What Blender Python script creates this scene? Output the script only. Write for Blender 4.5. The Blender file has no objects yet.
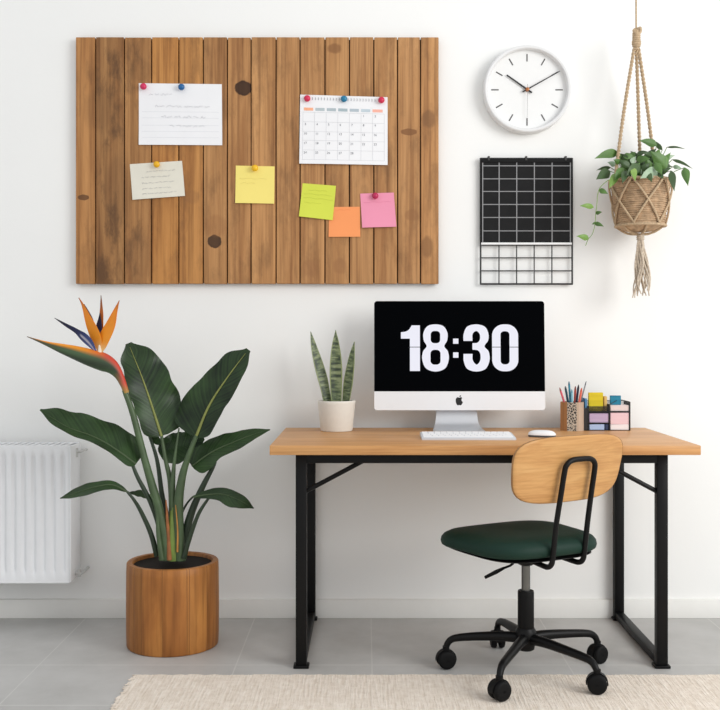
import bpy, bmesh, math, random
from mathutils import Vector, Matrix, noise

random.seed(7)
PI = math.pi
sc = bpy.context.scene
COL = sc.collection

# ------------------------------------------------------------------ camera facts
FOC, VX, VY, CAMZ, CAMY = 1016.0, 366.0, 338.0, 1.10, -4.0


def sc_at(y):                       # metres per picture unit at depth y
    return (y - CAMY) / FOC


def at(px, py, y):
    k = sc_at(y)
    return Vector(((px - VX) * k, y, CAMZ - (py - VY) * k))


# ------------------------------------------------------------------ materials
def new_mat(name):
    m = bpy.data.materials.new(name)
    m.use_nodes = True
    nt = m.node_tree
    return m, nt, nt.nodes['Principled BSDF']


def srgb(r, g, b):
    f = lambda c: (c / 255 / 12.92) if c / 255 <= .04045 else ((c / 255 + .055) / 1.055) ** 2.4
    return (f(r), f(g), f(b), 1)


def plain(name, rgb, rough=.5, metal=0.0, spec=.5, noise_amt=.04, nscale=30, bump=0.0, bscale=200, sheen=0.0):
    m, nt, p = new_mat(name)
    c = srgb(*rgb)
    n = nt.nodes.new('ShaderNodeTexNoise')
    tc = nt.nodes.new('ShaderNodeTexCoord')
    nt.links.new(tc.outputs['Object'], n.inputs['Vector'])
    n.inputs['Scale'].default_value = nscale
    n.inputs['Detail'].default_value = 4
    r = nt.nodes.new('ShaderNodeValToRGB')
    k0, k1 = 1 - noise_amt, 1 + noise_amt
    r.color_ramp.elements[0].color = (c[0] * k0, c[1] * k0, c[2] * k0, 1)
    r.color_ramp.elements[1].color = (min(1, c[0] * k1), min(1, c[1] * k1), min(1, c[2] * k1), 1)
    r.color_ramp.elements[0].position = .3
    r.color_ramp.elements[1].position = .7
    nt.links.new(n.outputs['Fac'], r.inputs['Fac'])
    nt.links.new(r.outputs['Color'], p.inputs['Base Color'])
    p.inputs['Roughness'].default_value = rough
    p.inputs['Metallic'].default_value = metal
    p.inputs['Specular IOR Level'].default_value = spec
    if sheen:
        p.inputs['Sheen Weight'].default_value = sheen
    if bump:
        n2 = nt.nodes.new('ShaderNodeTexNoise')
        nt.links.new(tc.outputs['Object'], n2.inputs['Vector'])
        n2.inputs['Scale'].default_value = bscale
        n2.inputs['Detail'].default_value = 3
        b = nt.nodes.new('ShaderNodeBump')
        b.inputs['Strength'].default_value = bump
        b.inputs['Distance'].default_value = .002
        nt.links.new(n2.outputs['Fac'], b.inputs['Height'])
        nt.links.new(b.outputs['Normal'], p.inputs['Normal'])
    return m


def mixrgb(nt, mode, fac, a, b):
    n = nt.nodes.new('ShaderNodeMix')
    n.data_type = 'RGBA'
    n.blend_type = mode
    for sock, v in ((n.inputs[0], fac), (n.inputs[6], a), (n.inputs[7], b)):
        if hasattr(v, 'is_linked'):
            nt.links.new(v, sock)
        else:
            sock.default_value = v
    return n.outputs[2]


def wood(name, light, mid, dark, scale, fine, tone=False, rough=.5, coord='Object', knots=(), spec=.35, contrast=1.0, stain=None):
    """wood grain: stretched noise; scale is small along the grain"""
    m, nt, p = new_mat(name)
    L = nt.links.new
    tc = nt.nodes.new('ShaderNodeTexCoord')
    vec = tc.outputs[coord]
    at_ = nt.nodes.new('ShaderNodeAttribute')
    at_.attribute_name = 'tone'
    if tone:                         # each board takes its own slice of the grain
        add = nt.nodes.new('ShaderNodeVectorMath')
        add.operation = 'MULTIPLY_ADD'
        L(at_.outputs['Alpha'], add.inputs[0])
        add.inputs[1].default_value = (37.0, 11.0, 23.0)
        L(vec, add.inputs[2])
        gvec = add.outputs[0]
    else:
        gvec = vec
    mp = nt.nodes.new('ShaderNodeMapping')
    mp.inputs['Scale'].default_value = scale
    L(gvec, mp.inputs['Vector'])
    n1 = nt.nodes.new('ShaderNodeTexNoise')
    n1.inputs['Scale'].default_value = 1
    n1.inputs['Detail'].default_value = 5
    n1.inputs['Roughness'].default_value = .6
    n1.inputs['Distortion'].default_value = .6
    L(mp.outputs[0], n1.inputs['Vector'])
    mp2 = nt.nodes.new('ShaderNodeMapping')
    mp2.inputs['Scale'].default_value = fine
    L(gvec, mp2.inputs['Vector'])
    n2 = nt.nodes.new('ShaderNodeTexNoise')
    n2.inputs['Scale'].default_value = 1
    n2.inputs['Detail'].default_value = 4
    L(mp2.outputs[0], n2.inputs['Vector'])
    r = nt.nodes.new('ShaderNodeValToRGB')
    e = r.color_ramp.elements
    e[0].position = .5 - .22 / contrast
    e[0].color = srgb(*dark)
    e[1].position = .5 + .2 / contrast
    e[1].color = srgb(*light)
    x = r.color_ramp.elements.new(.5)
    x.color = srgb(*mid)
    L(n1.outputs['Fac'], r.inputs['Fac'])
    r2 = nt.nodes.new('ShaderNodeValToRGB')
    r2.color_ramp.elements[0].position = .32
    r2.color_ramp.elements[0].color = (.58, .54, .50, 1) if tone else ((.72, .68, .64, 1) if contrast > .85 else (.83, .79, .74, 1))
    r2.color_ramp.elements[1].position = .56
    r2.color_ramp.elements[1].color = (1, 1, 1, 1)
    L(n2.outputs['Fac'], r2.inputs['Fac'])
    c = mixrgb(nt, 'MULTIPLY', .8, r.outputs['Color'], r2.outputs['Color'])
    if tone:
        c = mixrgb(nt, 'MULTIPLY', 1.0, c, at_.outputs['Color'])
    if stain:                        # old dark weather stains on the reclaimed boards
        n3 = nt.nodes.new('ShaderNodeTexNoise')
        n3.inputs['Scale'].default_value = 1
        n3.inputs['Detail'].default_value = 6
        n3.inputs['Roughness'].default_value = .7
        mp3 = nt.nodes.new('ShaderNodeMapping')
        mp3.inputs['Scale'].default_value = (14, 1, 5)
        L(gvec, mp3.inputs['Vector'])
        L(mp3.outputs[0], n3.inputs['Vector'])
        r3 = nt.nodes.new('ShaderNodeValToRGB')
        r3.color_ramp.elements[0].position = .49
        r3.color_ramp.elements[0].color = (0, 0, 0, 1)
        r3.color_ramp.elements[1].position = .66
        r3.color_ramp.elements[1].color = (.85, .85, .85, 1)
        L(n3.outputs['Fac'], r3.inputs['Fac'])
        # the greyer old boards carry more of it
        sr = nt.nodes.new('ShaderNodeSeparateColor')
        L(at_.outputs['Color'], sr.inputs[0])
        mr = nt.nodes.new('ShaderNodeMapRange')
        mr.inputs['From Min'].default_value = .72
        mr.inputs['From Max'].default_value = .82
        mr.inputs['To Min'].default_value = 1.0
        mr.inputs['To Max'].default_value = .45
        L(sr.outputs[0], mr.inputs['Value'])
        ms_ = nt.nodes.new('ShaderNodeMath'); ms_.operation = 'MULTIPLY'
        L(r3.outputs['Color'], ms_.inputs[0]); L(mr.outputs[0], ms_.inputs[1])
        c = mixrgb(nt, 'MIX', ms_.outputs[0], c, srgb(*stain))
    for (kx, kz, rx, rz, col, amt) in knots:
        mk = nt.nodes.new('ShaderNodeMapping')
        mk.inputs['Scale'].default_value = (1 / rx, 0, 1 / rz)
        mk.inputs['Location'].default_value = (-kx / rx, 0, -kz / rz)
        L(vec, mk.inputs['Vector'])
        wn = nt.nodes.new('ShaderNodeTexNoise')
        wn.inputs['Scale'].default_value = 1.6
        L(mk.outputs[0], wn.inputs['Vector'])
        ln = nt.nodes.new('ShaderNodeVectorMath')
        ln.operation = 'LENGTH'
        L(mk.outputs[0], ln.inputs[0])
        sm = nt.nodes.new('ShaderNodeMath')
        sm.operation = 'MULTIPLY_ADD'
        sm.inputs[1].default_value = .4
        L(wn.outputs['Fac'], sm.inputs[0])
        L(ln.outputs['Value'], sm.inputs[2])
        rk = nt.nodes.new('ShaderNodeValToRGB')
        ee = rk.color_ramp.elements
        ee[0].position = .62 if amt < .75 else .45
        ee[0].color = (amt, amt, amt, 1)
        if amt > .75:                # paler heart, dark ring
            ee[0].color = (amt * .96, amt * .96, amt * .96, 1)
            e2 = ee.new(.60)
            e2.color = (amt, amt, amt, 1)
            ee = (ee[0], ee[len(ee) - 1])
        ee[1].position = .84 if amt < .75 else .67
        ee[1].color = (0, 0, 0, 1)
        half = nt.nodes.new('ShaderNodeMath')
        half.operation = 'MULTIPLY'
        half.inputs[1].default_value = .62
        L(sm.outputs[0], half.inputs[0])
        L(half.outputs[0], rk.inputs['Fac'])
        c = mixrgb(nt, 'MIX', rk.outputs['Color'], c, srgb(*col))
    L(c, p.inputs['Base Color'])
    p.inputs['Roughness'].default_value = rough
    p.inputs['Specular IOR Level'].default_value = spec
    b = nt.nodes.new('ShaderNodeBump')
    b.inputs['Strength'].default_value = .15
    b.inputs['Distance'].default_value = .002
    L(n2.outputs['Fac'], b.inputs['Height'])
    L(b.outputs['Normal'], p.inputs['Normal'])
    return m


def attr_mat(name, rough=.5, spec=.4, nscale=40, amt=.12):
    """colour carried by the mesh (the thing's own pigment), broken up by noise"""
    m, nt, p = new_mat(name)
    a = nt.nodes.new('ShaderNodeAttribute')
    a.attribute_name = 'tone'
    tc = nt.nodes.new('ShaderNodeTexCoord')
    n = nt.nodes.new('ShaderNodeTexNoise')
    n.inputs['Scale'].default_value = nscale
    nt.links.new(tc.outputs['Object'], n.inputs['Vector'])
    r = nt.nodes.new('ShaderNodeValToRGB')
    r.color_ramp.elements[0].color = (1 - amt, 1 - amt, 1 - amt, 1)
    r.color_ramp.elements[1].color = (1, 1, 1, 1)
    nt.links.new(n.outputs['Fac'], r.inputs['Fac'])
    c = mixrgb(nt, 'MULTIPLY', 1.0, a.outputs['Color'], r.outputs['Color'])
    nt.links.new(c, p.inputs['Base Color'])
    p.inputs['Roughness'].default_value = rough
    p.inputs['Specular IOR Level'].default_value = spec
    return m


def leaf_mat(name, dark, light, rough=.35, veins=38, slant=9, spec=.5, amount=.5):
    """leaf with side veins running out from the midrib, from the leaf's own UVs"""
    m, nt, p = new_mat(name)
    L = nt.links.new
    tc = nt.nodes.new('ShaderNodeTexCoord')
    sp = nt.nodes.new('ShaderNodeSeparateXYZ')
    L(tc.outputs['UV'], sp.inputs[0])
    ab = nt.nodes.new('ShaderNodeMath'); ab.operation = 'ABSOLUTE'
    L(sp.outputs['X'], ab.inputs[0])
    a = nt.nodes.new('ShaderNodeMath'); a.operation = 'MULTIPLY'; a.inputs[1].default_value = -slant
    L(ab.outputs[0], a.inputs[0])
    b = nt.nodes.new('ShaderNodeMath'); b.operation = 'MULTIPLY_ADD'; b.inputs[1].default_value = veins
    L(sp.outputs['Y'], b.inputs[0]); L(a.outputs[0], b.inputs[2])
    cb = nt.nodes.new('ShaderNodeCombineXYZ')
    L(b.outputs[0], cb.inputs[1])
    n = nt.nodes.new('ShaderNodeTexNoise')
    n.inputs['Scale'].default_value = .74
    n.inputs['Detail'].default_value = 3
    L(cb.outputs[0], n.inputs['Vector'])
    n2 = nt.nodes.new('ShaderNodeTexNoise')
    n2.inputs['Scale'].default_value = 9
    L(tc.outputs['Object'], n2.inputs['Vector'])
    s = nt.nodes.new('ShaderNodeMath'); s.operation = 'MULTIPLY_ADD'; s.inputs[1].default_value = .6
    L(n2.outputs['Fac'], s.inputs[0])
    s2 = nt.nodes.new('ShaderNodeMath'); s2.operation = 'MULTIPLY'; s2.inputs[1].default_value = amount
    L(n.outputs['Fac'], s2.inputs[0]); L(s2.outputs[0], s.inputs[2])
    r = nt.nodes.new('ShaderNodeValToRGB')
    r.color_ramp.elements[0].position = .38
    r.color_ramp.elements[0].color = srgb(*dark)
    r.color_ramp.elements[1].position = .75
    r.color_ramp.elements[1].color = srgb(*light)
    L(s.outputs[0], r.inputs['Fac'])
    L(r.outputs['Color'], p.inputs['Base Color'])
    p.inputs['Roughness'].default_value = rough
    p.inputs['Specular IOR Level'].default_value = spec
    bm_ = nt.nodes.new('ShaderNodeBump')
    bm_.inputs['Strength'].default_value = .35
    bm_.inputs['Distance'].default_value = .003
    L(n.outputs['Fac'], bm_.inputs['Height'])
    L(bm_.outputs['Normal'], p.inputs['Normal'])
    return m


# ------------------------------------------------------------------ mesh building
def catmull(pts, n=8, closed=False):
    P = [Vector(p) for p in pts]
    if len(P) < 3 and not closed:
        return [P[0].lerp(P[-1], i / n) for i in range(n + 1)]
    out = []
    N = len(P)
    rng = range(N) if closed else range(N - 1)
    for i in rng:
        if closed:
            p0, p1, p2, p3 = P[(i - 1) % N], P[i], P[(i + 1) % N], P[(i + 2) % N]
        else:
            p1, p2 = P[i], P[i + 1]
            p0 = P[i - 1] if i > 0 else p1 * 2 - p2
            p3 = P[i + 2] if i + 2 < N else p2 * 2 - p1
        for k in range(n):
            t = k / n
            out.append(.5 * (2 * p1 + (p2 - p0) * t + (2 * p0 - 5 * p1 + 4 * p2 - p3) * t * t + (3 * p1 - p0 - 3 * p2 + p3) * t ** 3))
    if not closed:
        out.append(P[-1].copy())
    return out


def lerp_list(vals, t):
    f = t * (len(vals) - 1)
    i = min(int(f), len(vals) - 2)
    u = f - i
    a, b = vals[i], vals[i + 1]
    return a + (b - a) * u


def smooth_list(vals, t):           # catmull through evenly spaced scalars
    n = len(vals)
    f = t * (n - 1)
    i = min(int(f), n - 2)
    u = f - i
    p1, p2 = vals[i], vals[i + 1]
    p0 = vals[i - 1] if i > 0 else p1
    p3 = vals[i + 2] if i + 2 < n else p2
    return .5 * (2 * p1 + (p2 - p0) * u + (2 * p0 - 5 * p1 + 4 * p2 - p3) * u * u + (3 * p1 - p0 - 3 * p2 + p3) * u ** 3)


BASE = {}                            # world position of each Empty / mesh origin


class MB:
    def __init__(self):
        self.v, self.f, self.uv, self.c = [], [], [], []
        self.tone = (1, 1, 1, 1)
        self.M = None

    def add(self, verts, faces, uvs=None, cols=None):
        o = len(self.v)
        for p in verts:
            p = Vector(p)
            self.v.append(self.M @ p if self.M else p)
        for fc in faces:
            self.f.append(tuple(i + o for i in fc))
        self.uv += list(uvs) if uvs else [(0, 0)] * len(verts)
        self.c += list(cols) if cols else [self.tone] * len(verts)

    def from_bm(self, bm):
        bm.verts.ensure_lookup_table()
        bm.verts.index_update()
        self.add([v.co.copy() for v in bm.verts], [[v.index for v in f.verts] for f in bm.faces])
        bm.free()

    def box(self, x0, x1, y0, y1, z0, z1, bevel=0.0, seg=2, M=None):
        bm = bmesh.new()
        bmesh.ops.create_cube(bm, size=1)
        for v in bm.verts:
            v.co = Vector((x0 + (v.co.x + .5) * (x1 - x0), y0 + (v.co.y + .5) * (y1 - y0), z0 + (v.co.z + .5) * (z1 - z0)))
        if bevel:
            bmesh.ops.bevel(bm, geom=bm.edges[:], offset=bevel, segments=seg, affect='EDGES', profile=.5)
        if M:
            bmesh.ops.transform(bm, matrix=M, verts=bm.verts)
        self.from_bm(bm)

    def poly(self, pts, y0, y1, bevel=0.0, seg=2, plane='xz'):
        """outline pts (a, b) extruded from y0 to y1"""
        bm = bmesh.new()
        mk = (lambda a, b, c: (a, c, b)) if plane == 'xz' else ((lambda a, b, c: (a, b, c)) if plane == 'xy' else (lambda a, b, c: (c, a, b)))
        v0 = [bm.verts.new(mk(a, b, y0)) for a, b in pts]
        v1 = [bm.verts.new(mk(a, b, y1)) for a, b in pts]
        n = len(pts)
        f0, f1 = bm.faces.new(v0), bm.faces.new(v1[::-1])
        for i in range(n):
            bm.faces.new((v0[i], v0[(i + 1) % n], v1[(i + 1) % n], v1[i]))
        bmesh.ops.recalc_face_normals(bm, faces=bm.faces)
        if bevel:
            ed = list(f0.edges) + list(f1.edges)
            bmesh.ops.bevel(bm, geom=ed, offset=bevel, segments=seg, affect='EDGES', profile=.5)
        bmesh.ops.triangulate(bm, faces=[f for f in bm.faces if len(f.verts) > 4])
        self.from_bm(bm)

    def tube(self, pts, r, seg=10, smooth=0, cap=True, cols=None, flat=1.0):
        if smooth:
            k = len(pts)
            P = catmull(pts, smooth)
        else:
            P = [Vector(p) for p in pts]
        n = len(P)
        rs = r if callable(r) else ((lambda t: smooth_list(r, t)) if isinstance(r, (list, tuple)) else (lambda t: r))
        tang = []
        for i in range(n):
            a, b = P[max(0, i - 1)], P[min(n - 1, i + 1)]
            d = (b - a)
            tang.append(d.normalized() if d.length > 1e-9 else Vector((0, 0, 1)))
        ref = Vector((0, 1, 0)) if abs(tang[0].y) < .9 else Vector((1, 0, 0))
        nrm = (ref - tang[0] * ref.dot(tang[0])).normalized()
        V, F, C, UV = [], [], [], []
        for i in range(n):
            t = tang[i]
            nrm = (nrm - t * nrm.dot(t)).normalized()
            bi = t.cross(nrm)
            u = i / (n - 1)
            rr = max(rs(u), 1e-5)
            for k in range(seg):
                a = 2 * PI * k / seg
                V.append(P[i] + nrm * math.cos(a) * rr * flat + bi * math.sin(a) * rr)
                UV.append((k / seg, u))
                C.append(cols(u, a) if cols else self.tone)
        for i in range(n - 1):
            for k in range(seg):
                k2 = (k + 1) % seg
                F.append((i * seg + k, (i + 1) * seg + k, (i + 1) * seg + k2, i * seg + k2))
        if cap:
            F.append(tuple(range(seg)))
            F.append(tuple((n - 1) * seg + k for k in range(seg))[::-1])
        self.add(V, F, UV, C)

    def lathe(self, prof, cx, cy, seg=48, cols=None, axis='z', cz=0.0, rfun=None):
        V, F, UV, C = [], [], [], []
        n = len(prof)
        for i, (r, h) in enumerate(prof):
            for k in range(seg):
                a = 2 * PI * k / seg
                rr = max(r, 1e-5) * (rfun(a, h) if rfun else 1)
                if axis == 'z':
                    V.append((cx + rr * math.cos(a), cy + rr * math.sin(a), h))
                else:                # axis along y, facing -y; h is y
                    V.append((cx + rr * math.cos(a), h, cz + rr * math.sin(a)))
                UV.append((k / seg, i / max(1, n - 1)))
                C.append(cols(a, i) if cols else self.tone)
        for i in range(n - 1):
            for k in range(seg):
                k2 = (k + 1) % seg
                F.append((i * seg + k, i * seg + k2, (i + 1) * seg + k2, (i + 1) * seg + k))
        F.append(tuple(range(seg))[::-1])
        F.append(tuple((n - 1) * seg + k for k in range(seg)))
        self.add(V, F, UV, C)

    def ball(self, c, r, sx=1, sy=1, sz=1, u=16, v=10):
        bm = bmesh.new()
        bmesh.ops.create_uvsphere(bm, u_segments=u, v_segments=v, radius=r)
        for p in bm.verts:
            p.co = Vector((p.co.x * sx, p.co.y * sy, p.co.z * sz)) + Vector(c)
        self.from_bm(bm)

    def grid(self, rows, uvs=None, cols=None):
        n, m = len(rows), len(rows[0])
        V = [p for r in rows for p in r]
        F = [(i * m + j, i * m + j + 1, (i + 1) * m + j + 1, (i + 1) * m + j) for i in range(n - 1) for j in range(m - 1)]
        self.add(V, F, uvs, cols)

    def build(self, name, mat, parent=None, origin=None, smooth=40, solid=0.0, subsurf=0, flip=False):
        b = BASE[parent.name] if parent else Vector(origin if origin is not None else (0, 0, 0))
        me = bpy.data.meshes.new(name)
        me.from_pydata([p - b for p in self.v], [], self.f)
        bm = bmesh.new()
        bm.from_mesh(me)
        bmesh.ops.recalc_face_normals(bm, faces=bm.faces)
        bm.to_mesh(me)
        bm.free()
        uvl = me.uv_layers.new(name='UVMap')
        for lp in me.loops:
            uvl.data[lp.index].uv = self.uv[lp.vertex_index]
        ca = me.color_attributes.new('tone', 'FLOAT_COLOR', 'POINT')
        for i, c in enumerate(self.c):
            ca.data[i].color = c
        me.materials.append(mat)
        for p in me.polygons:
            p.use_smooth = True
        me.set_sharp_from_angle(angle=math.radians(smooth))
        if solid:                    # keep the rim of a thin sheet from rounding its shading
            use = [0] * len(me.edges)
            for p in me.polygons:
                for ek in p.loop_indices:
                    use[me.loops[ek].edge_index] += 1
            for i, e in enumerate(me.edges):
                if use[i] == 1:
                    e.use_edge_sharp = True
        o = bpy.data.objects.new(name, me)
        COL.objects.link(o)
        BASE[o.name] = b
        if parent:
            o.parent = parent
        else:
            o.location = b
        if solid:
            md = o.modifiers.new('thickness', 'SOLIDIFY')
            md.thickness = solid
            md.offset = 0
        if subsurf:
            md = o.modifiers.new('smooth', 'SUBSURF')
            md.levels = md.render_levels = subsurf
        return o


def tag(o, label, cat, group=None, kind=None):
    o['label'] = label
    o['category'] = cat
    if group:
        o['group'] = group
    if kind:
        o['kind'] = kind
    return o


def thing(name, loc, label, cat, group=None):
    o = bpy.data.objects.new(name, None)
    o.empty_display_size = .05
    COL.objects.link(o)
    o.location = loc
    BASE[o.name] = Vector(loc)
    return tag(o, label, cat, group)


def part_label(o, label):
    o['label'] = label
    return o


def struct(o):
    o['kind'] = 'structure'
    return o


def rrect(x0, x1, z0, z1, r, n=8, corners=(1, 1, 1, 1)):
    """rounded rectangle outline; corners bl, br, tr, tl"""
    out = []
    for k, (cx, cz, a0) in enumerate(((x0 + r, z0 + r, PI), (x1 - r, z0 + r, 1.5 * PI), (x1 - r, z1 - r, 0), (x0 + r, z1 - r, .5 * PI))):
        if corners[k]:
            for i in range(n + 1):
                a = a0 + i / n * PI / 2
                out.append((cx + r * math.cos(a), cz + r * math.sin(a)))
        else:
            out.append(((x0, z0), (x1, z0), (x1, z1), (x0, z1))[k])
    return out


def outline(pts, n=6):
    """closed outline of (x, y, corner?) points: smooth curve broken at the corners"""
    N = len(pts)
    out = []
    for i in range(N):
        p1, p2 = pts[i], pts[(i + 1) % N]
        if p1[2] and p2[2]:
            out.append((p1[0], p1[1]))
            continue
        p0 = pts[i - 1] if not p1[2] else (2 * p1[0] - p2[0], 2 * p1[1] - p2[1])
        p3 = pts[(i + 2) % N] if not p2[2] else (2 * p2[0] - p1[0], 2 * p2[1] - p1[1])
        for k in range(n):
            t = k / n
            out.append(tuple(.5 * (2 * p1[j] + (p2[j] - p0[j]) * t + (2 * p0[j] - 5 * p1[j] + 4 * p2[j] - p3[j]) * t * t +
                                   (3 * p1[j] - p0[j] - 3 * p2[j] + p3[j]) * t ** 3) for j in (0, 1)))
    return out


def shape_mesh(loops, depth):
    """filled 2D shape with holes, as (verts (x, y, z in +-depth), faces)"""
    cu = bpy.data.curves.new('outline', 'CURVE')
    cu.dimensions = '2D'
    cu.fill_mode = 'BOTH'
    cu.extrude = depth
    for lp in loops:
        s = cu.splines.new('POLY')
        s.points.add(len(lp) - 1)
        for i, (x, y) in enumerate(lp):
            s.points[i].co = (x, y, 0, 1)
        s.use_cyclic_u = True
    return curve_to_lists(cu)


def text_mesh(txt, size, depth):
    cu = bpy.data.curves.new('lettering', 'FONT')
    cu.body = txt
    cu.size = size
    cu.extrude = depth
    cu.align_x = 'CENTER'
    cu.align_y = 'CENTER'
    cu.resolution_u = 2
    return curve_to_lists(cu)


def curve_to_lists(cu):
    ob = bpy.data.objects.new('outline', cu)
    me = bpy.data.meshes.new_from_object(ob)
    V = [v.co.copy() for v in me.vertices]
    F = [tuple(p.vertices) for p in me.polygons]
    bpy.data.objects.remove(ob)
    bpy.data.curves.remove(cu)
    bpy.data.meshes.remove(me)
    return V, F


# ------------------------------------------------------------------ material library
M_WALL = plain('white_plaster', (243, 243, 241), .9, spec=.2, noise_amt=.012, nscale=2.2, bump=.12, bscale=60)
M_BASEB = plain('painted_skirting', (235, 234, 230), .55, spec=.3, noise_amt=.01)
M_PAINT = plain('white_radiator_enamel', (240, 241, 243), .35, noise_amt=.008)
M_STEEL = plain('brushed_steel', (170, 170, 168), .35, metal=.9, noise_amt=.05)
M_BLACK = plain('black_powder_coat', (7, 7, 8), .45, spec=.22, noise_amt=.12, nscale=90)
M_BLACKPL = plain('black_plastic', (7, 7, 8), .5, spec=.2, noise_amt=.1)
M_ALU = plain('silver_aluminium', (214, 216, 220), .38, metal=.55, noise_amt=.01)
M_CHIN = plain('pale_aluminium_front', (236, 238, 241), .4, metal=.1, noise_amt=.006)
M_SCREEN = plain('black_glass', (3, 4, 6), .3, spec=.015, noise_amt=.02)
M_WHITEPL = plain('white_plastic', (238, 239, 241), .4, noise_amt=.01)
M_KEY = plain('white_keycaps', (247, 247, 248), .5, noise_amt=.01)
M_PAPER = plain('white_paper', (240, 240, 242), .85, spec=.15, noise_amt=.012, nscale=12)
M_CREAMP = plain('cream_paper', (226, 222, 208), .85, spec=.15, noise_amt=.03, nscale=14)
M_INK = plain('grey_ink', (150, 150, 158), .8, noise_amt=.1)
M_INKL = plain('pale_ruled_line', (205, 207, 214), .8, noise_amt=.02)
M_SOIL = plain('potting_soil', (38, 30, 24), .95, spec=.1, noise_amt=.5, nscale=70, bump=1.0, bscale=90)
M_GREEN = plain('dark_green_upholstery', (14, 46, 36), .6, spec=.28, noise_amt=.06, nscale=12, bump=.2, bscale=500)
M_RUBBER = plain('black_rubber', (9, 9, 10), .65, spec=.2, noise_amt=.15)
M_CERAMIC = plain('off_white_ceramic', (226, 222, 213), .55, noise_amt=.015, nscale=60, bump=.15, bscale=120)
M_JUTE = plain('jute_rope', (190, 166, 136), .9, spec=.1, noise_amt=.22, nscale=160, bump=.8, bscale=420)
M_TWINE = plain('wound_twine', (184, 156, 126), .9, spec=.1, noise_amt=.28, nscale=55, bump=.9, bscale=300)


def emit(name, rgb, strength):
    m, nt, p = new_mat(name)
    c = srgb(*rgb)
    p.inputs['Base Color'].default_value = (.01, .01, .012, 1)
    p.inputs['Specular IOR Level'].default_value = .1
    p.inputs['Emission Color'].default_value = c
    p.inputs['Emission Strength'].default_value = strength
    p.inputs['Roughness'].default_value = .5
    n = nt.nodes.new('ShaderNodeTexNoise')       # the panel's faint unevenness
    n.inputs['Scale'].default_value = 8
    r = nt.nodes.new('ShaderNodeValToRGB')
    r.color_ramp.elements[0].color = (c[0] * .97, c[1] * .97, c[2] * .98, 1)
    r.color_ramp.elements[1].color = c
    nt.links.new(n.outputs['Fac'], r.inputs['Fac'])
    nt.links.new(r.outputs['Color'], p.inputs['Emission Color'])
    return m


M_DIGIT = emit('lit_white_digits', (240, 240, 250), .98)

# ------------------------------------------------------------------ the setting
b = MB()
b.box(-3.2, 3.2, 0, .12, -.02, 2.9)
struct(b.build('wall_back', M_WALL))


def floor_mat():
    m, nt, p = new_mat('grey_floor_tiles')
    L = nt.links.new
    tc = nt.nodes.new('ShaderNodeTexCoord')
    sp = nt.nodes.new('ShaderNodeSeparateXYZ')
    L(tc.outputs['Object'], sp.inputs[0])

    def line(sock, v, w):
        s = nt.nodes.new('ShaderNodeMath'); s.operation = 'SUBTRACT'; s.inputs[1].default_value = v
        L(sock, s.inputs[0])
        a = nt.nodes.new('ShaderNodeMath'); a.operation = 'ABSOLUTE'
        L(s.outputs[0], a.inputs[0])
        c = nt.nodes.new('ShaderNodeMath'); c.operation = 'LESS_THAN'; c.inputs[1].default_value = w
        L(a.outputs[0], c.inputs[0])
        return c.outputs[0]
    cur = None
    for sock, vals, w in ((sp.outputs['X'], (-2.42, -1.76, -1.10, -.437, .02, .68, 1.34, 2.0, 2.66), .0022),
                          (sp.outputs['Y'], (-.582, -.957, -1.33, -1.7, -2.08, -2.45, -2.83, -3.2, -3.6, -4.0), .0038)):
        for v in vals:
            l = line(sock, v, w)
            if cur is None:
                cur = l
            else:
                mx = nt.nodes.new('ShaderNodeMath'); mx.operation = 'MAXIMUM'
                L(cur, mx.inputs[0]); L(l, mx.inputs[1])
                cur = mx.outputs[0]
    n = nt.nodes.new('ShaderNodeTexNoise')
    n.inputs['Scale'].default_value = 3.5
    n.inputs['Detail'].default_value = 7
    n.inputs['Roughness'].default_value = .62
    L(tc.outputs['Object'], n.inputs['Vector'])
    r = nt.nodes.new('ShaderNodeValToRGB')
    r.color_ramp.elements[0].position = .3
    r.color_ramp.elements[0].color = srgb(174, 173, 170)
    r.color_ramp.elements[1].position = .72
    r.color_ramp.elements[1].color = srgb(196, 195, 193)
    L(n.outputs['Fac'], r.inputs['Fac'])
    f = nt.nodes.new('ShaderNodeMath'); f.operation = 'MULTIPLY'; f.inputs[1].default_value = .55
    L(cur, f.inputs[0])
    c = mixrgb(nt, 'MIX', f.outputs[0], r.outputs['Color'], srgb(208, 207, 203))
    L(c, p.inputs['Base Color'])
    p.inputs['Roughness'].default_value = .48
    p.inputs['Specular IOR Level'].default_value = .4
    return m


b = MB()
b.box(-3.2, 3.2, -5.0, .12, -.06, 0)
struct(b.build('floor', floor_mat()))

b = MB()
b.box(-3.2, 3.2, -.014, 0, 0, .074, .002)
struct(b.build('baseboard_back', M_BASEB))

# ------------------------------------------------------------------ reclaimed-wood board on the wall
BF = -.030                                       # front of the board
edges = [75.8, 95.5, 124.3, 151.5, 178.7, 203.2, 227.3, 251.0, 276.0, 300.0, 324.9, 349.4, 373.8, 397.5, 420.4, 438.6]
tones = [(.90, .78, .62), (.74, .68, .58), (.80, .72, .60), (.98, .82, .54), (.97, .83, .58), (.86, .79, .69), (.90, .82, .72),
         (.94, .86, .75), (.95, .89, .81), (.94, .88, .80), (.92, .86, .77), (.92, .86, .79), (.94, .88, .80), (.93, .87, .80), (.96, .88, .78)]


def bxz(px, py, y=BF):
    p = at(px, py, y)
    return p.x, p.z


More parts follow.
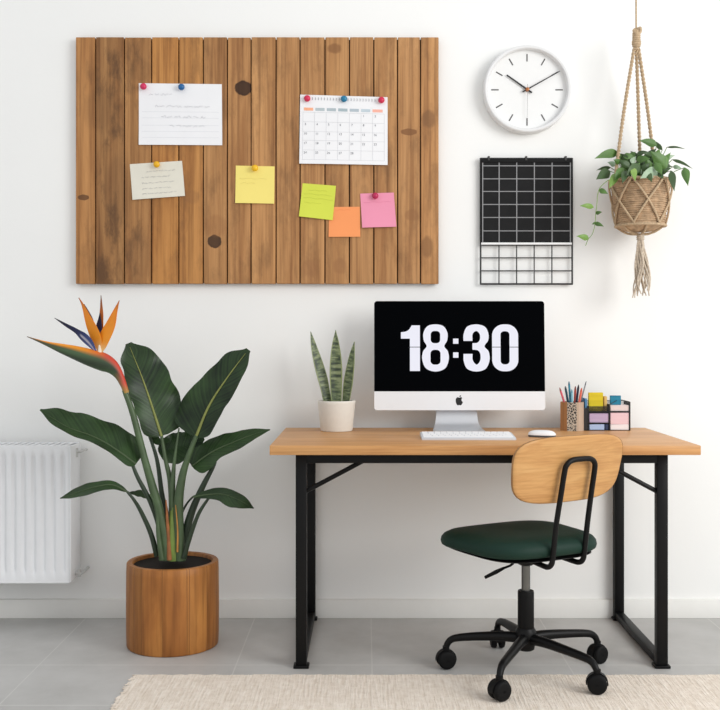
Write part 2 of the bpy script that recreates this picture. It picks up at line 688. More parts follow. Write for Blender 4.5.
kn = []
bx0 = at(75.8, 0, BF).x
bcx = (at(75.8, 0, BF).x + at(438.6, 0, BF).x) / 2
bz1, bz0 = at(0, 37.3, BF).z, at(0, 283.8, BF).z
BCTR = Vector((bcx, 0, bz0))
for (px, py, rx, ry, col, amt) in ((243.4, 88.3, 10.5, 9, (48, 26, 14), .95), (214.6, 241.6, 8.6, 8, (52, 32, 20), .92), (83.5, 197.5, 7, 3.4, (80, 50, 30), .8),
                                   (409, 132, 10, 4, (120, 78, 45), .8), (428.5, 119, 7, 9, (120, 84, 54), .6), (334.6, 48.5, 7, 5, (124, 82, 48), .65),
                                   (191, 197, 9, 7, (140, 96, 58), .35), (216, 226, 12, 11, (140, 92, 54), .35), (310, 268, 8, 9, (150, 104, 66), .5),
                                   (340, 266, 7, 8, (150, 104, 66), .5), (427, 247, 6, 11, (120, 82, 50), .6), (412, 215, 7, 6, (140, 96, 60), .5),
                                   (100, 110, 16, 22, (106, 74, 46), .25), (118, 190, 14, 34, (104, 74, 48), .25), (140, 70, 12, 12, (100, 68, 40), .25), (140, 255, 12, 26, (112, 78, 50), .25)):
    x, z = bxz(px, py)
    k = sc_at(BF)
    kn.append((x - BCTR.x, z - BCTR.z, rx * k, ry * k, col, amt))
M_BOARD = wood('reclaimed_pine', (214, 168, 118), (194, 148, 100), (160, 114, 72), (16, 1, 1.3), (95, 1, 2.2), tone=True, rough=.6, knots=kn, contrast=1.1, stain=(92, 64, 40))
brd = thing('wooden_pin_board', BCTR, 'wide wall board of vertical reclaimed wood planks above the desk and plant', 'pin board')
b = MB()
for i in range(15):
    x0, x1 = at(edges[i], 0, BF).x, at(edges[i + 1], 0, BF).x
    random.seed(100 + i)
    t = tones[i]
    b.tone = (t[0] * .95, t[1] * .93, t[2] * .91, random.random())
    g0 = .0021 if i not in (0,) else 0
    g1 = .0021 if i != 14 else 0
    b.box(x0 + g0, x1 - g1, BF, -.010, bz0 + random.uniform(-.0008, .0008), bz1 + random.uniform(-.0008, .0008), .0016, 1)
b.build('plank_panel', M_BOARD, brd)
b = MB()
b.box(at(75.8, 0, BF).x + .004, at(438.6, 0, BF).x - .004, -.012, -.0006, bz0 + .004, bz1 - .004)
b.build('backing', plain('dark_backing_wood', (54, 36, 24), .8), brd)

for x in (bcx - .45, bcx + .45):
    b = MB()
    b.box(x - .06, x + .06, -.0008, -.0001, bz1 - .12, bz1 - .09)
    b.build('mounting_cleat', M_STEEL, brd)

# ------------------------------------------------------------------ papers on the board
NOTE_MATS = {}


def sheet(name, corners, mat, lift, curl, label, cat, group=None, n=10, thick=.0006, asthing=False):
    """paper from four picture corners tl, tr, br, bl, hung against the board; lower edge lifts by curl"""
    P = [at(px, py, BF - lift) for px, py in corners]
    b = MB()
    rows = []
    for i in range(n + 1):
        v = i / n
        row = []
        for j in range(n + 1):
            u = j / n
            p = P[0].lerp(P[1], u).lerp(P[3].lerp(P[2], u), v)
            p.y -= curl * v ** 2.2 * (1 + .25 * math.sin(u * 5))
            row.append(p)
        rows.append(row)
    b.grid(rows)
    ctr = (P[0] + P[1] + P[2] + P[3]) / 4
    if asthing:
        t = thing(name, ctr, label, cat, group)
        o = b.build('sheet', mat, t, solid=thick)
        return t, P
    o = b.build(name, mat, None, origin=ctr, solid=thick)
    tag(o, label, cat, group)
    return o, P


def on_sheet(P, u, v, curl, up=.0006):
    p = P[0].lerp(P[1], u).lerp(P[3].lerp(P[2], u), v)
    p.y -= curl * max(0, v) ** 2.2 * (1 + .25 * math.sin(u * 5)) + up
    return p


def scribble(b, P, curl, u0, u1, v, amp, width, seed, gap=.25):
    random.seed(seed)
    u = u0
    while u < u1:
        w = random.uniform(.04, .11)
        pts = []
        m = max(4, int(w / .008))
        for i in range(m):
            uu = u + w * i / (m - 1)
            if uu > u1:
                break
            pts.append(on_sheet(P, uu, v + random.uniform(-1, 1) * amp, curl))
        if len(pts) > 2:
            b.tube(pts, width, 4, cap=False)
        u += w + random.uniform(.012, .03)


def ruled(b, P, curl, vs, u0=.04, u1=.96, r=.00035, n=8):
    for v in vs:
        b.tube([on_sheet(P, u0 + (u1 - u0) * i / n, v, curl, .0004) for i in range(n + 1)], r, 4)


G_NOTE = 'papers pinned on the wooden board'
c = [(138.8, 83.2), (221.8, 84.2), (222.4, 145.4), (139, 145)]
o, P = sheet('handwritten_letter', c, M_PAPER, .0002, .005, 'large white sheet with faint handwriting, held by a pink and a blue pin', 'paper', G_NOTE, asthing=True)
b = MB()
ruled(b, P, .005, (.46, .56, .68, .78, .88))
part_label(b.build('ruled_lines', M_INKL, o), 'pale grey ruled lines')
for args in ((.12, .40, .18, .018, .00045, 1), (.20, .88, .37, .02, .0005, 2), (.27, .80, .54, .02, .0005, 3), (.37, .79, .69, .02, .00045, 4)):
    b = MB()
    scribble(b, P, .005, *args)
    part_label(b.build('handwriting_line', M_INK, o), 'grey pencil handwriting')

c = [(129.8, 164.2), (182, 160.8), (185.2, 196), (132.8, 200)]
o, P = sheet('handwritten_note', c, M_CREAMP, .0002, .006, 'small tilted off-white note with faint handwriting below the large white sheet', 'paper', G_NOTE, asthing=True)
for i, v in enumerate((.24, .40, .56, .72, .86)):
    b = MB()
    scribble(b, P, .006, .2 if i else .3, .85 - .1 * (i % 2), v, .022, .00042, 20 + i)
    part_label(b.build('handwriting_line', M_INK, o), 'grey pencil handwriting')


def sticky(name, corners, rgb, lift, curl, label, lines, inkrgb):
    m = plain(name + '_paper_%d' % rgb[0], rgb, .8, spec=.15, noise_amt=.015, nscale=10)
    o, P = sheet('sticky_note', corners, m, lift, curl, label, 'sticky note', 'sticky notes on the wooden board', asthing=True)
    if lines:
        b = MB()
        for i, (v, u0, u1) in enumerate(lines):
            pts = [on_sheet(P, u0 + (u1 - u0) * k / 8, v + .012 * math.sin(k * 1.7 + i), curl) for k in range(9)]
            b.tube(pts, .0004, 4)
        b.build('pencil_lines', plain(name + '_ink', inkrgb, .8), o)
    return o


sticky('yellow', [(235.8, 165.6), (274.6, 166.4), (274.3, 203.8), (235.4, 203.2)], (244, 226, 130), .0002, .006, 'pale yellow square note hanging from a yellow pin', ((.34, .1, .8), (.46, .12, .5)), (214, 196, 110))
sticky('orange', [(329.2, 207), (359.8, 206.8), (360.4, 236.8), (328.6, 237)], (247, 158, 102), .0002, .004, 'small orange square note tucked under the corner of the lime one', ((.1, .2, .7),), (226, 134, 84))
sticky('lime', [(302.6, 183.2), (336, 185.8), (332.8, 220.4), (299, 216.6)], (212, 220, 86), .0002, .008, 'lime green square note tilted slightly, hanging below the calendar', ((.18, .2, .75), (.3, .08, .9), (.42, .06, .95), (.56, .1, .6)), (186, 194, 70))
sticky('pink', [(360.2, 193.6), (393.8, 192.6), (396.4, 226.8), (362.2, 227.8)], (236, 152, 178), .003, .006, 'pink square note hanging from a dark pink pin', ((.26, .08, .9),), (212, 124, 152))

# the calendar
c = [(300.2, 94.6), (387.6, 97.2), (387.6, 165.2), (299.4, 163.8)]
cal, P = sheet('wall_calendar', c, M_PAPER, .003, .006, 'white monthly calendar sheet with a ruled grid, held by three pins', 'calendar', G_NOTE, asthing=True)
CV = .006
hd = [(246, 176, 140), (182, 194, 198), (176, 188, 194), (168, 184, 190), (178, 190, 198), (192, 206, 214), (244, 178, 160)]
for i in range(7):
    b = MB()
    u0 = .045 + i * .1305
    rows = [[on_sheet(P, u0 + (.105 if i < 6 else .115) * k / 3, v, CV, .0007) for k in range(4)] for v in (.185, .228)]
    b.grid(rows)
    part_label(b.build('weekday_bar', plain('bar_%d_%d' % (i, hd[i][0]), hd[i], .8), cal, solid=.0003), 'orange weekday bar' if i in (0, 6) else 'blue-grey weekday bar')
b = MB()
for i in range(8):
    u = .035 + i * .1325
    b.tube([on_sheet(P, u, .25 + .69 * k / 6, CV) for k in range(7)], .00042, 4)
for v in (.25, .39, .53, .66, .80, .94):
    b.tube([on_sheet(P, .035 + .928 * k / 8, v, CV) for k in range(9)], .00042, 4)
b.build('grid_lines', plain('calendar_grid_grey', (196, 198, 202), .8), cal)
M_DAY = plain('calendar_ink', (120, 122, 128), .8)
day = 1
for row in range(5):
    for colm in range(7):
        if row == 0 and colm < 5 or row == 4 and colm > 4:
            continue
        V, F = text_mesh(str(day), .0125, .0001)
        ctr = on_sheet(P, .035 + .1325 * (colm + .22), .25 + .138 * (row + .27), CV, .0009)
        b = MB()
        b.add([Vector((ctr.x + v.x, ctr.y - v.z, ctr.z + v.y)) for v in V], F)
        b.build('day_number', M_DAY, cal)
        day += 1
M_LOOP = plain('binding_grey', (150, 152, 158), .6)
for i in range(22):
    u = .14 + i * .034
    if abs(u - .5) < .04:
        continue
    c0 = on_sheet(P, u, .055, CV, .0009)
    b = MB()
    b.tube([c0 + Vector((0, 0, .006)), c0 + Vector((.001, -.0012, .001)), c0 + Vector((0, 0, -.005))], .0008, 5, smooth=3)
    b.build('binding_loop', M_LOOP, cal)

# pins
PINS = [(143.4, 86.4, (206, 42, 92), .007, 'pink pin at the top left corner of the large handwritten sheet'),
        (181.4, 87, (22, 96, 156), .007, 'blue pin at the top middle of the large handwritten sheet'),
        (156.6, 164.4, (232, 176, 24), .007, 'yellow pin holding the small off-white note'),
        (254.8, 168, (240, 190, 30), .007, 'yellow pin holding the pale yellow square note'),
        (307.2, 98.4, (210, 40, 82), .008, 'red pin at the top left corner of the calendar'),
        (344, 98.8, (24, 120, 160), .008, 'blue pin at the top middle of the calendar'),
        (381.4, 100, (206, 38, 78), .008, 'red pin at the top right corner of the calendar'),
        (375.2, 195.8, (184, 34, 84), .008, 'dark pink pin holding the pink square note')]
for k, (px, py, rgb, lift, lab) in enumerate(PINS):
    y = BF - .014
    c0 = at(px, py, y)
    t = thing('push_pin', (c0.x, BF, c0.z), lab, 'pin', 'ball head pins on the board')
    b = MB()
    b.ball(c0, .0128, 1, .85, 1, 18, 12)
    b.build('head', plain('pin_head_%d' % k, rgb, .28, noise_amt=.02), t)
    b = MB()
    b.tube([(c0.x, BF + .004, c0.z), (c0.x, BF - .006, c0.z)], .0012, 6)
    b.build('needle', M_STEEL, t)

# ------------------------------------------------------------------ wall clock
CC = Vector((.6300, 0, 2.071))
ck = thing('wall_clock', CC, 'round white wall clock with thin black hands on the white wall', 'clock')
b = MB()
R = .1715
b.lathe([(R - .004, 0), (R, -.004), (R, -.038), (R - .002, -.047), (R - .006, -.0495), (R - .013, -.0485), (R - .0165, -.044), (R - .0175, -.024)], CC.x, CC.y, 96, axis='y', cz=CC.z)
b.build('rim', plain('white_clock_rim', (226, 226, 226), .4, noise_amt=.008), ck, smooth=35)
b = MB()
b.lathe([(.1545, -.014), (.1545, -.0245), (.02, -.0245)], CC.x, CC.y, 96, axis='y', cz=CC.z)
b.build('dial', plain('white_clock_dial', (236, 236, 235), .75, spec=.2, noise_amt=.008), ck)
M_HAND = plain('black_clock_hand', (26, 26, 28), .4)
M_MARK = plain('dark_grey_marker', (84, 82, 82), .5)


def ray(b, ang, r0, r1, w0, w1, y, th=.0012):
    """flat bar from radius r0 to r1 at clock angle ang (degrees from 12)"""
    a = math.radians(ang)
    d, n = Vector((math.sin(a), 0, math.cos(a))), Vector((math.cos(a), 0, -math.sin(a)))
    p = [CC + d * r0 - n * w0, CC + d * r0 + n * w0, CC + d * r1 + n * w1, CC + d * r1 - n * w1]
    V = [q + Vector((0, y, 0)) for q in p] + [q + Vector((0, y - th, 0)) for q in p]
    b.add(V, [(0, 1, 2, 3), (7, 6, 5, 4), (0, 4, 5, 1), (1, 5, 6, 2), (2, 6, 7, 3), (3, 7, 4, 0)])


for h in range(12):
    b = MB()
    ray(b, h * 30, .111, .140, .0024, .0024, -.0243, .001)
    b.build('hour_mark', M_MARK, ck)
b = MB()
ray(b, 305.2, -.022, .098, .0036, .0026, -.030)
b.build('hour_hand', M_HAND, ck)
b = MB()
ray(b, 60.8, -.022, .145, .0026, .0016, -.033)
b.build('minute_hand', M_HAND, ck)
b = MB()
ray(b, 180.6, -.02, .112, .0008, .0006, -.036, .0008)
part_label(b.build('second_hand', plain('grey_second_hand', (150, 150, 150), .4), ck), 'thin grey second hand')
b = MB()
b.lathe([(.0075, -.024), (.0075, -.038), (.0055, -.0405), (.0001, -.0415)], CC.x, CC.y, 20, axis='y', cz=CC.z)
part_label(b.build('hub', plain('copper_hub', (176, 112, 70), .35, metal=.7), ck), 'copper centre hub')

# ------------------------------------------------------------------ wire grid with black board
GY = -.016
gx0, gx1 = at(480.6, 0, GY).x, at(572.2, 0, GY).x
gz1, gz0 = at(0, 158.6, GY).z, at(0, 284, GY).z
GO = Vector(((gx0 + gx1) / 2, 0, gz0))
gd = thing('wire_grid_panel', GO, 'black wire grid on the wall below the round clock', 'wire grid')
M_WIRE = plain('black_wire', (24, 24, 26), .4, noise_amt=.1)
b = MB()
for (p, q) in (((gx0, gz0), (gx1, gz0)), ((gx1, gz0), (gx1, gz1)), ((gx1, gz1), (gx0, gz1)), ((gx0, gz1), (gx0, gz0))):
    b.tube([(p[0], GY, p[1]), (q[0], GY, q[1])], .0036, 8)
for p in ((gx0, gz0), (gx1, gz0), (gx1, gz1), (gx0, gz1)):
    b.ball((p[0], GY, p[1]), .0036, u=8, v=6)
b.build('frame', M_WIRE, gd)
gvx = [at(px, 0, GY).x for px in (499, 516.6, 534.2, 551.9)]
gvz = [at(0, py, GY).z for py in (166, 179, 191.6, 204.6, 217.6, 231, 245, 257.8, 270.8)]
for x in gvx:
    b = MB()
    b.tube([(x, GY, gz0), (x, GY, gz1)], .0024, 8)
    b.build('wire', M_WIRE, gd)
for z in gvz:
    b = MB()
    b.tube([(gx0, GY + .003, z), (gx1, GY + .003, z)], .0024, 8)
    b.build('wire', M_WIRE, gd)
for x in (gx0 + .03, gx1 - .03):
    for z in (gz0, gz1):
        b = MB()
        b.tube([(x, 0, z), (x, GY, z)], .003, 8)
        b.build('wall_peg', M_WIRE, gd)
BY = GY - .006
mx0, mx1 = at(481.2, 0, BY).x, at(571.6, 0, BY).x
mz1, mz0 = at(0, 159.2, BY).z, at(0, 242.6, BY).z
mb_ = thing('memo_board', ((mx0 + mx1) / 2, BY, mz0), 'matt black board with pale grid lines clipped over the wire grid', 'memo board')
b = MB()
b.box(mx0, mx1, BY - .003, BY, mz0, mz1, .0006, 1)
b.build('panel', plain('matt_black_card', (30, 30, 31), .8, spec=.2, noise_amt=.15, nscale=20), mb_)
b = MB()
for px in (482.6, 499, 516.6, 534.2, 551.9, 570.2):
    x = at(px, 0, BY).x
    b.box(x - .0019, x + .0019, BY - .0045, BY - .0028, mz0, at(0, 162.8, BY).z)
for py in (166, 179, 191.6, 204.6, 217.6, 231):
    z = at(0, py, BY).z
    b.box(mx0 + .003, mx1 - .003, BY - .0044, BY - .0028, z - .0017, z + .0017)
part_label(b.build('grid_lines', plain('pale_grey_line', (140, 140, 142), .6, noise_amt=.08), mb_), 'pale grey grid lines')
b = MB()
b.box(mx0, mx1, BY - .004, BY - .001, mz0 - .008, mz0)
part_label(b.build('lower_edge', plain('white_edge', (238, 238, 238), .6), mb_), 'white lower edge strip')
b = MB()
b.box(mx0 - .002, mx1 + .002, BY - .006, BY - .002, at(0, 162.6, BY).z, mz1 + .002, .0008, 1)
b.build('top_bar', M_BLACK, mb_)
for px in (488.6, 526, 565.4):
    p = at(px, 159.6, BY)
    b = MB()
    b.box(p.x - .004, p.x + .004, BY - .0085, BY - .001, p.z - .004, gz1 + .0075, .0008, 1)
    b.box(p.x - .004, p.x + .004, BY - .0085, GY + .005, gz1 + .0042, gz1 + .0075, .0008, 1)
    b.build('clip', plain('dark_clip_metal', (70, 70, 70), .4, metal=.5), mb_)

# ------------------------------------------------------------------ radiator
RF, RB = -.160, -.045
rx1 = at(70, 0, RF).x
rx0 = -2.05
rz1, rz0 = at(0, 446, RF).z, at(0, 582.5, RF).z
rad = thing('radiator', ((rx0 + rx1) / 2, 0, rz0), 'white ribbed panel radiator on the wall left of the big plant', 'radiator')
# fluted front
b = MB()
zs = [rz0 + .002, at(0, 572, RF).z - .004, at(0, 572, RF).z + .010, at(0, 455, RF).z - .010, at(0, 455, RF).z + .004, rz1 - .004]
pitch = .0373
xs = []
x = rx1 - .004
xs.append((x, 0))
fx = rx1 - .012
while fx > rx0 + .04:
    for u, dd in ((0, 0), (.10, .10), (.24, .9), (.34, 1), (.44, .9), (.62, .12), (.72, 0)):
        xs.append((fx - u * pitch, dd))
    fx -= pitch
xs.append((rx0 + .004, 0))
rows = []
for zi, z in enumerate(zs):
    d = 1 if zi in (2, 3) else 0
    rows.append([Vector((x, RF + .010 * dd * d, z)) for x, dd in xs])
b.grid(rows)
b.build('front_panel', M_PAINT, rad, solid=.0015, smooth=60)
b = MB()
b.box(rx0, rx1 - .003, RB, RB + .012, rz0 + .005, rz1 - .005, .003)
b.build('rear_panel', M_PAINT, rad)
b = MB()
b.box(rx0, rx1 - .006, RF + .014, RB, rz0 + .02, rz1 - .012)
b.build('convector', plain('grey_convector_fins', (196, 198, 200), .5), rad)
for x in (rx1, rx0):
    b = MB()
    b.box(x - .004, x + .004, RF - .001, RB + .010, rz0, rz1, .003)
    b.build('side_panel', M_PAINT, rad)
b = MB()
b.box(rx0, rx1, RF, RF + .006, rz1 - .006, rz1 + .002, .002)
b.box(rx0, rx1, RB, RB + .008, rz1 - .004, rz1 + .003, .002)
n = 0
x = rx0 + .02
while x < rx1 - .02:
    b.box(x, x + .012, RF + .004, RB + .004, rz1 - .002, rz1 + .0025, .001, 1)
    x += .026
b.build('top_grille', M_PAINT, rad)
b = MB()
b.box(rx0 + .002, rx1 - .002, RF - .001, RF + .014, rz0 - .004, rz0 + .006, .003)
b.build('bottom_lip', M_PAINT, rad)
vz = at(0, 573, -.1).z
b = MB()
b.tube([(rx1, -.10, vz), (rx1 + .018, -.10, vz)], .008, 14)
b.tube([(rx1 + .018, -.10, vz - .013), (rx1 + .018, -.10, vz + .012)], [.008, .0105, .0105, .008], 14)
b.tube([(rx1 + .018, -.10, vz), (rx1 + .025, -.10, vz - .002), (rx1 + .025, -.05, vz - .002), (rx1 + .025, 0, vz - .002)], .006, 10, smooth=4)
part_label(b.build('valve', plain('pale_chrome', (205, 205, 203), .35, metal=.5), rad), 'small pale steel valve')
bz = at(0, 452, -.1).z
b = MB()
b.tube([(rx1, -.09, bz), (rx1 + .012, -.09, bz), (rx1 + .018, -.075, bz), (rx1 + .018, 0, bz)], .0055, 10, smooth=4)
b.tube([(rx1 + .004, -.09, bz - .02), (rx1 + .004, -.09, bz + .014)], .007, 10)
part_label(b.build('vent_plug', plain('pale_fitting', (205, 205, 203), .35, metal=.5), rad), 'small steel fitting')
for x in (-1.9, -1.3):
    b = MB()
    b.box(x - .012, x + .012, RB + .008, 0, rz0 + .05, rz1 - .05)
    b.build('wall_bracket', M_STEEL, rad)

# ------------------------------------------------------------------ desk
DX0, DX1, DYF, DYB, DZ0, DZ1 = -.3135, 1.0885, -.700, -.040, .7195, .7505
desk = thing('desk', ((DX0 + DX1) / 2, -.37, 0), 'oak-topped desk with black square-tube metal frame against the wall', 'desk')
M_DESK = wood('oak_desktop', (222, 172, 116), (207, 154, 98), (184, 130, 78), (1.4, 13, 13), (3.5, 110, 110), rough=.42, contrast=.9)
b = MB()
b.box(DX0, DX1, DYF, DYB, DZ0, DZ1, .0025, 2)
b.build('desktop', M_DESK, desk)
LW = .0365
lyf, lyb = -.619, -.010
legx = ((-.2342, -.2342 + LW), (1.0055 - LW, 1.0055))
for x0, x1 in legx:
    for y0 in (lyf, lyb - .035):
        b = MB()
        b.box(x0, x1, y0, y0 + .035, .008, DZ0, .0025)
        lg = b.build('leg', M_BLACK, desk)
        b = MB()
        b.box(x0 - .008, x1 + .008, y0 - .006, min(y0 + .041, -.0145), 0, .010, .003)
        b.build('foot_pad', M_BLACKPL, lg)
    b = MB()
    b.box(x0 + .002, x1 - .002, lyf + .034, lyb - .034, .006, .032, .002)
    b.build('floor_rail', M_BLACK, desk)
    b = MB()
    b.box(x0 + .001, x1 - .001, lyf + .034, lyb - .034, DZ0 - .036, DZ0, .002)
    b.build('top_rail', M_BLACK, desk)
for y0 in (lyf, lyb - .035):
    b = MB()
    b.box(legx[0][1] - .001, legx[1][0] + .001, y0 + .001, y0 + .034, DZ0 - .0365, DZ0, .002)
    b.build('cross_rail', M_BLACK, desk)
for sx, xa in ((1, legx[0][1]), (-1, legx[1][0])):
    b = MB()
    pa, pb = Vector((xa - sx * .004, lyf + .018, .587)), Vector((xa + sx * .205, lyf + .018, .698))
    b.tube([pa, pb], .0078, 8)
    b.build('brace', M_BLACK, desk)

# ------------------------------------------------------------------ computer
mon_o = Vector((.3535, -.17, DZ1))
mon = thing('computer_monitor', mon_o, 'white aluminium all-in-one computer showing 18:30 on a black screen', 'computer')
W, H = .6460, .4140
z00 = .0765
MT = Matrix.Translation(Vector((mon_o.x, -.168, DZ1 + z00))) @ Matrix.Rotation(math.radians(-3.2), 4, 'X')
b = MB(); b.M = MT
b.poly(rrect(-W / 2, W / 2, 0, H, .012), 0, .007, .0015)
# bulged back
rows = []
for i in range(9):
    t = i / 8
    k = 1 - .62 * (t ** 1.6)
    y = .006 + .044 * (1 - (1 - t) ** 2)
    lp = rrect(-W / 2 * k, W / 2 * k, H / 2 - H / 2 * k, H / 2 + H / 2 * k, .012 + .02 * t)
    rows.append([Vector((a, y, c)) for a, c in lp] + [Vector((lp[0][0], y, lp[0][1]))])
b.grid(rows)
body = b.build('body', M_ALU, mon)
CH = .0715
b = MB(); b.M = MT
b.poly(rrect(-W / 2 + .0004, W / 2 - .0004, .0004, CH, .0115, corners=(1, 1, 0, 0)), -.0012, .001, .0004, 1)
part_label(b.build('chin', M_CHIN, mon), 'white aluminium strip below the screen')
b = MB(); b.M = MT
b.poly(rrect(-W / 2 + .0006, W / 2 - .0006, CH + .0004, H - .0006, .0115, corners=(0, 0, 1, 1)), -.0016, .001, .0004, 1)
scr = part_label(b.build('screen', M_SCREEN, mon), 'black glass screen')

# clock digits: outlines in the units of a tracing, u across and v down
U0, V0, KU = 359.0, 456.0, W / 648.0     # centre of display, bottom of chin


def squeeze(pts, k):
    c = (max(p[0] for p in pts) + min(p[0] for p in pts)) / 2
    return [(c + (p[0] - c) * k,) + tuple(p[1:]) for p in pts]


def uv_loop(pts, n=7):
    return [((u - U0) * KU, (V0 - v) * KU) for u, v in outline(pts, n)]


DV, DK = 219.0, .968


def dv(v):
    return DV + (v - DV) * DK


def dig(pts, k=1.0):
    return uv_loop([(u, dv(v), c) for u, v, c in (squeeze(pts, k) if k != 1 else pts)])


one = dig([(178, 131, 1), (209, 131, 1), (209, 310, 1), (171, 310, 1), (171, 183, 1), (137, 183, 1), (137, 158, 1), (156, 155, 0), (168, 147, 0)])


def slot(u0, u1, v0, v1, r):
    return [((u - U0) * KU, (V0 - dv(v)) * KU) for u, v in rrect(u0, u1, v0, v1, r, 10)]


zero = [slot(483, 582, 127, 311, 44), slot(515, 549, 154, 284, 14)]
eight = [dig([(268, 127, 0), (299, 134, 0), (315, 160, 0), (314, 190, 0), (303, 213, 0), (317, 234, 0), (320, 266, 0), (305, 300, 0), (268, 312, 0),
                  (231, 300, 0), (216, 266, 0), (219, 234, 0), (233, 213, 0), (222, 190, 0), (221, 160, 0), (237, 134, 0)], .965),
         slot(250, 286, 153, 201, 14), slot(249, 287, 227, 285, 15)]
three = [dig([(373, 192, 1), (374, 165, 0), (388, 136, 0), (423, 127, 0), (456, 136, 0), (470, 162, 0), (469, 190, 0), (455, 213, 0), (471, 234, 0), (474, 268, 0),
                  (459, 301, 0), (424, 312, 0), (388, 302, 0), (374, 272, 0), (373, 243, 1), (408, 243, 1), (409, 268, 0), (424, 285, 0), (438, 268, 0), (438, 242, 0),
                  (428, 229, 0), (408, 226, 1), (408, 201, 1), (427, 199, 0), (437, 186, 0), (436, 165, 0), (423, 153, 0), (409, 165, 0), (408, 192, 1)], .975)]
colon_a, colon_b = [slot(335, 355, 183, 203, 1)], [slot(335, 355, 237, 258, 1)]
for nm, loops in (('digit_one', [one]), ('digit_eight', eight), ('colon', colon_a), ('colon', colon_b), ('digit_three', three), ('digit_zero', zero)):
    V, F = shape_mesh(loops, .0003)
    b = MB(); b.M = MT
    b.add([Vector((v.x, -.0019 - v.z, v.y)) for v in V], F)
    part_label(b.build(nm, M_DIGIT, scr), 'white lit numeral' if nm != 'colon' else 'white lit dot of the colon')
b = MB(); b.M = MT
for u0, u1 in ((170, 210), (480, 584)):
    b.box((u0 - U0) * KU, (u1 - U0) * KU, -.0026, -.0021, (V0 - 217.6) * KU, (V0 - 215.2) * KU)
b.build('flip_line', M_SCREEN, scr)
# apple emblem on the strip
lg = uv_loop([(358, 408, 0), (364, 406, 0), (369, 409, 1), (366, 413, 0), (366, 419, 0), (371, 425, 1), (367, 433, 0), (362, 437, 0), (357, 435.5, 0), (352, 437, 0), (347, 432, 0),
              (344, 422, 0), (345, 412, 0), (351, 406.5, 0)], 5)
lf = uv_loop([(358, 405, 1), (358.5, 402, 0), (361, 399.5, 0), (364, 399, 1), (363.5, 402, 0), (361, 404.5, 0)], 4)
V, F = shape_mesh([lg, lf], .0003)
b = MB(); b.M = MT
b.add([Vector((v.x, -.0016 - v.z, v.y)) for v in V], F)
part_label(b.build('emblem', plain('black_emblem', (14, 14, 16), .4), mon), 'black apple emblem with a bite')
# stand
b = MB()
prof = [(-.125, .30, .152), (-.126, .14, .152), (-.130, .085, .153), (-.138, .048, .158), (-.152, .022, .167), (-.175, .009, .179), (-.205, .0045, .189), (-.262, .0035, .192)]
prof = [(p[0], p[1], p[2]) for p in prof]
cl = catmull([(p[0], p[1], p[2]) for p in prof], 5)
top = [[Vector((mon_o.x - .009 + w * (j / 8 - .5), y, DZ1 + z)) for j in range(9)] for y, z, w in cl]
b.grid(top)
b.build('stand', M_ALU, mon, solid=.006)

# keyboard
kb_o = Vector((.3525, -.46, DZ1))
kb = thing('keyboard', kb_o, 'slim white keyboard lying before the computer', 'keyboard')
x0, x1 = .191, .514
b = MB()
b.poly([(-.525, DZ1), (-.525, DZ1 + .006), (-.522, DZ1 + .008), (-.402, DZ1 + .0165), (-.399, DZ1 + .015), (-.399, DZ1)], x0, x1, .0012, 2, plane='yz')
b.build('base', plain('silver_key_tray', (206, 209, 214), .4, noise_amt=.01), kb)
proto = None
sl = math.atan2(.0085, .12)
for row in range(5):
    yk = -.512 + row * .0235
    if row == 0:
        ks = [.021] * 4 + [.115] + [.021] * 4 + [.0215] * 2
    else:
        ks = [[.03] + [.019] * 11 + [.032], [.026] + [.019] * 12 + [.018], [.019] * 13 + [.024], [.0195] * 14][row - 1]
    tot = sum(ks)
    gap = (x1 - x0 - .014 - tot) / (len(ks) - 1)
    xk = x0 + .007
    zk = DZ1 + .0072 + (yk + .0105 + .522) / .12 * .0085
    for w in ks:
        if proto is None:
            bb = MB()
            bb.box(-.5, .5, -.0095, .0095, 0, .0022)
            proto = bb.build('key', M_KEY)
            o = proto
        else:
            o = proto.copy()
            COL.objects.link(o)
        o.parent = kb
        o.location = Vector((xk + w / 2, yk + .0105, zk)) - kb_o
        o.scale = (w, 1, 1)
        o.rotation_euler = (sl, 0, 0)
        xk += w + gap

# mouse
ms_o = Vector((.6225, -.405, DZ1))
ms = thing('computer_mouse', ms_o, 'low white computer mouse on the desk behind the chair back', 'mouse')
MM = Matrix.Translation(ms_o) @ Matrix.Rotation(math.radians(74), 4, 'Z')
b = MB(); b.M = MM
rows = []
for i in range(11):
    t = i / 10
    z = .007 + .0165 * math.sin(t * PI / 2)
    k = math.cos(t * PI / 2) ** .55 if t < 1 else .001
    rows.append([Vector((.0285 * k * math.copysign(abs(math.cos(a)) ** .8, math.cos(a)), .049 * k * math.copysign(abs(math.sin(a)) ** .85, math.sin(a)), z)) for a in [2 * PI * j / 32 for j in range(33)]])
b.grid(rows)
b.build('shell', M_WHITEPL, ms, smooth=60)
b = MB(); b.M = MM
pts = [(.0275 * math.copysign(abs(math.cos(a)) ** .8, math.cos(a)), .048 * math.copysign(abs(math.sin(a)) ** .85, math.sin(a))) for a in [2 * PI * j / 32 for j in range(32)]]
b.poly(pts, 0, .0068, plane='xy')
part_label(b.build('underside', plain('dark_grey_plastic', (70, 72, 76), .5), ms), 'dark grey underside')

# ------------------------------------------------------------------ pencil cup and pencils
cup_o = Vector((.782, -.145, DZ1))
cup = thing('pencil_cup', cup_o, 'faceted wooden pencil cup with one black and white patterned face', 'pencil cup')
RC, HC = .0470, .1075


def hexa(r, rot=0):
    return [(cup_o.x + r * math.cos(math.radians(45 * k + rot)), cup_o.y + r * math.sin(math.radians(45 * k + rot))) for k in range(8)]


